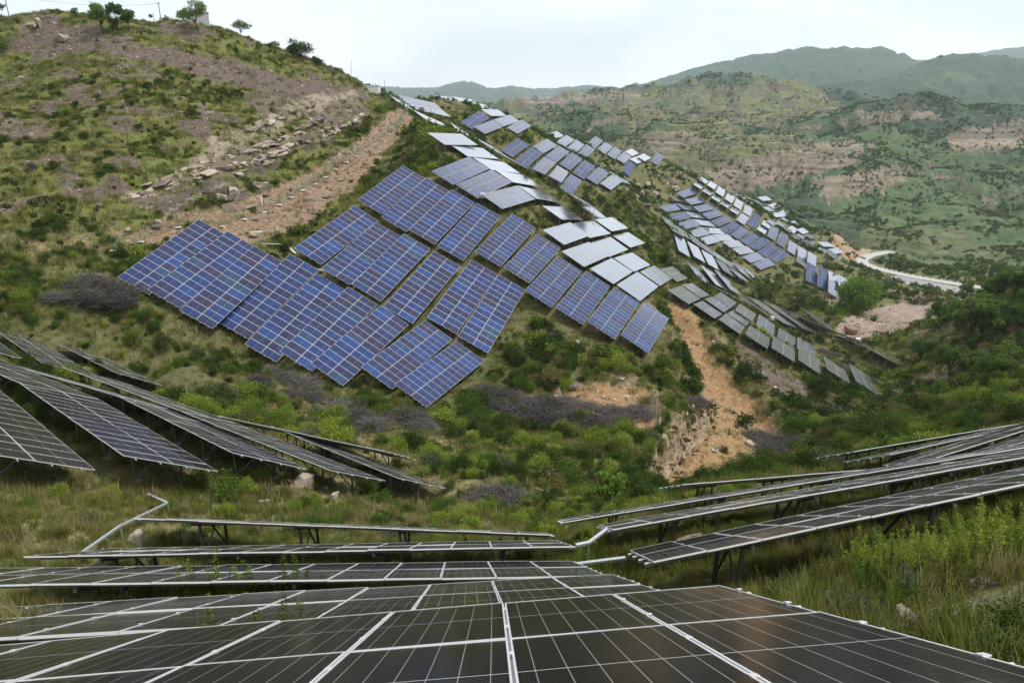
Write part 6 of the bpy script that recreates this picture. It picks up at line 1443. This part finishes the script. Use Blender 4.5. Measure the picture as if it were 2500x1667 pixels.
# ---- bushes dotted over the far valley side
VB = [SH_FAR[m_][q_] for m_ in (0, 1, 4) for q_ in (0, 1)]
def dens_vb(x, y, u, v, zc): return np.clip(.22 + fbm(x / 38 + 7, y / 38, 4) * 1.7, .01, 1) * (1 - .6 * lookup(m_cliff, x, y)) * (1 - .5 * lookup(m_terr, x, y)) * (1 - lookup(m_lot, x, y)) * (lookup(ROADD, x, y) > 7)
bx_, by_, bz_, bu_, bv_, bd_ = candidates(110000, 440, 1100, dens_vb); k = visible(bx_, by_, bz_, 1.5) & (bu_ > 1100)
scatter('valley_bushes', np.stack([bx_, by_, bz_ - .1], -1)[k], RNG.uniform(0, 6.28, k.sum()), RNG.uniform(1.5, 3.8, k.sum()), RNG.integers(0, 6, k.sum()), VB)
# ---- far woods and hedges: one mass
FT = [cloud_mesh('far_tree_%d' % i, (L_FAR, L_FAR, L_GREEN, L_FAR)[i], 90, shrub_blobs(300 + i, 1.0), .24, 400 + i) for i in range(4)]
def dens_far(x, y, u, v, zc):
    f = lookup(m_forest, x, y); t = lookup(m_terr, x, y); c = lookup(m_cliff, x, y); n_ = fbm(x / 45, y / 45, 3)
    return np.clip(f * (.35 + 1.3 * n_) + (1 - f) * sstep(.12, .4, n_) * .7, 0, 1) * (1 - .75 * t) * (1 - .7 * c)
fx, fy, fz, fu, fv, fd = candidates(80000, 455, 1700, dens_far); k = visible(fx, fy, fz, 3); fx, fy, fz, fd = fx[k], fy[k], fz[k], fd[k]
scatter('far_woodland', np.stack([fx, fy, fz - .3], -1), RNG.uniform(0, 6.28, len(fx)), RNG.uniform(1.8, 4.6, len(fx)) * np.clip(fd / 900, .75, 1.3), RNG.integers(0, 4, len(fx)), FT)

# ------------------------------------------------------------------ haze: the valley air
zlo = float(GZ.min()) - 1.0; zhi = float(GZ.max()) + 25.0
m = MB(); m.box((0, 0, (zlo + zhi) / 2), (7800, 7800, (zhi - zlo) / 2))
hz = NT('valley_haze'); pv = hz.n('ShaderNodeVolumePrincipled'); pv.inputs['Color'].default_value = (.72, .86, 1.0, 1); pv.inputs['Density'].default_value = HAZE; pv.inputs['Anisotropy'].default_value = .2
hz.l(pv.outputs[0], hz.out.inputs['Volume'])
o = m.build('haze', hz.m); o['kind'] = 'stuff'

# ------------------------------------------------------------------ look-alikes are told apart by their place from left to right
def ordinal(n):
    if n < 20: return ORD[n]
    tens = ('twent', 'thirt', 'fort', 'fift', 'sixt')[(n + 1) // 10 - 2]; r = (n + 1) % 10
    return tens + 'ieth' if r == 0 else tens + 'y-' + ORD[r - 1]
bpy.context.view_layer.update()
same = {}
for o in COL.objects:
    if o.parent is None and o.get('label'): same.setdefault(o['label'], []).append(o)
for lb, os_ in same.items():
    if 1 < len(os_) <= 59:
        os_.sort(key=lambda q: float(project(np.array(q.matrix_world.translation))[0]))
        for i, q in enumerate(os_): q['label'] = lb + ', ' + ordinal(i) + ' from the left'
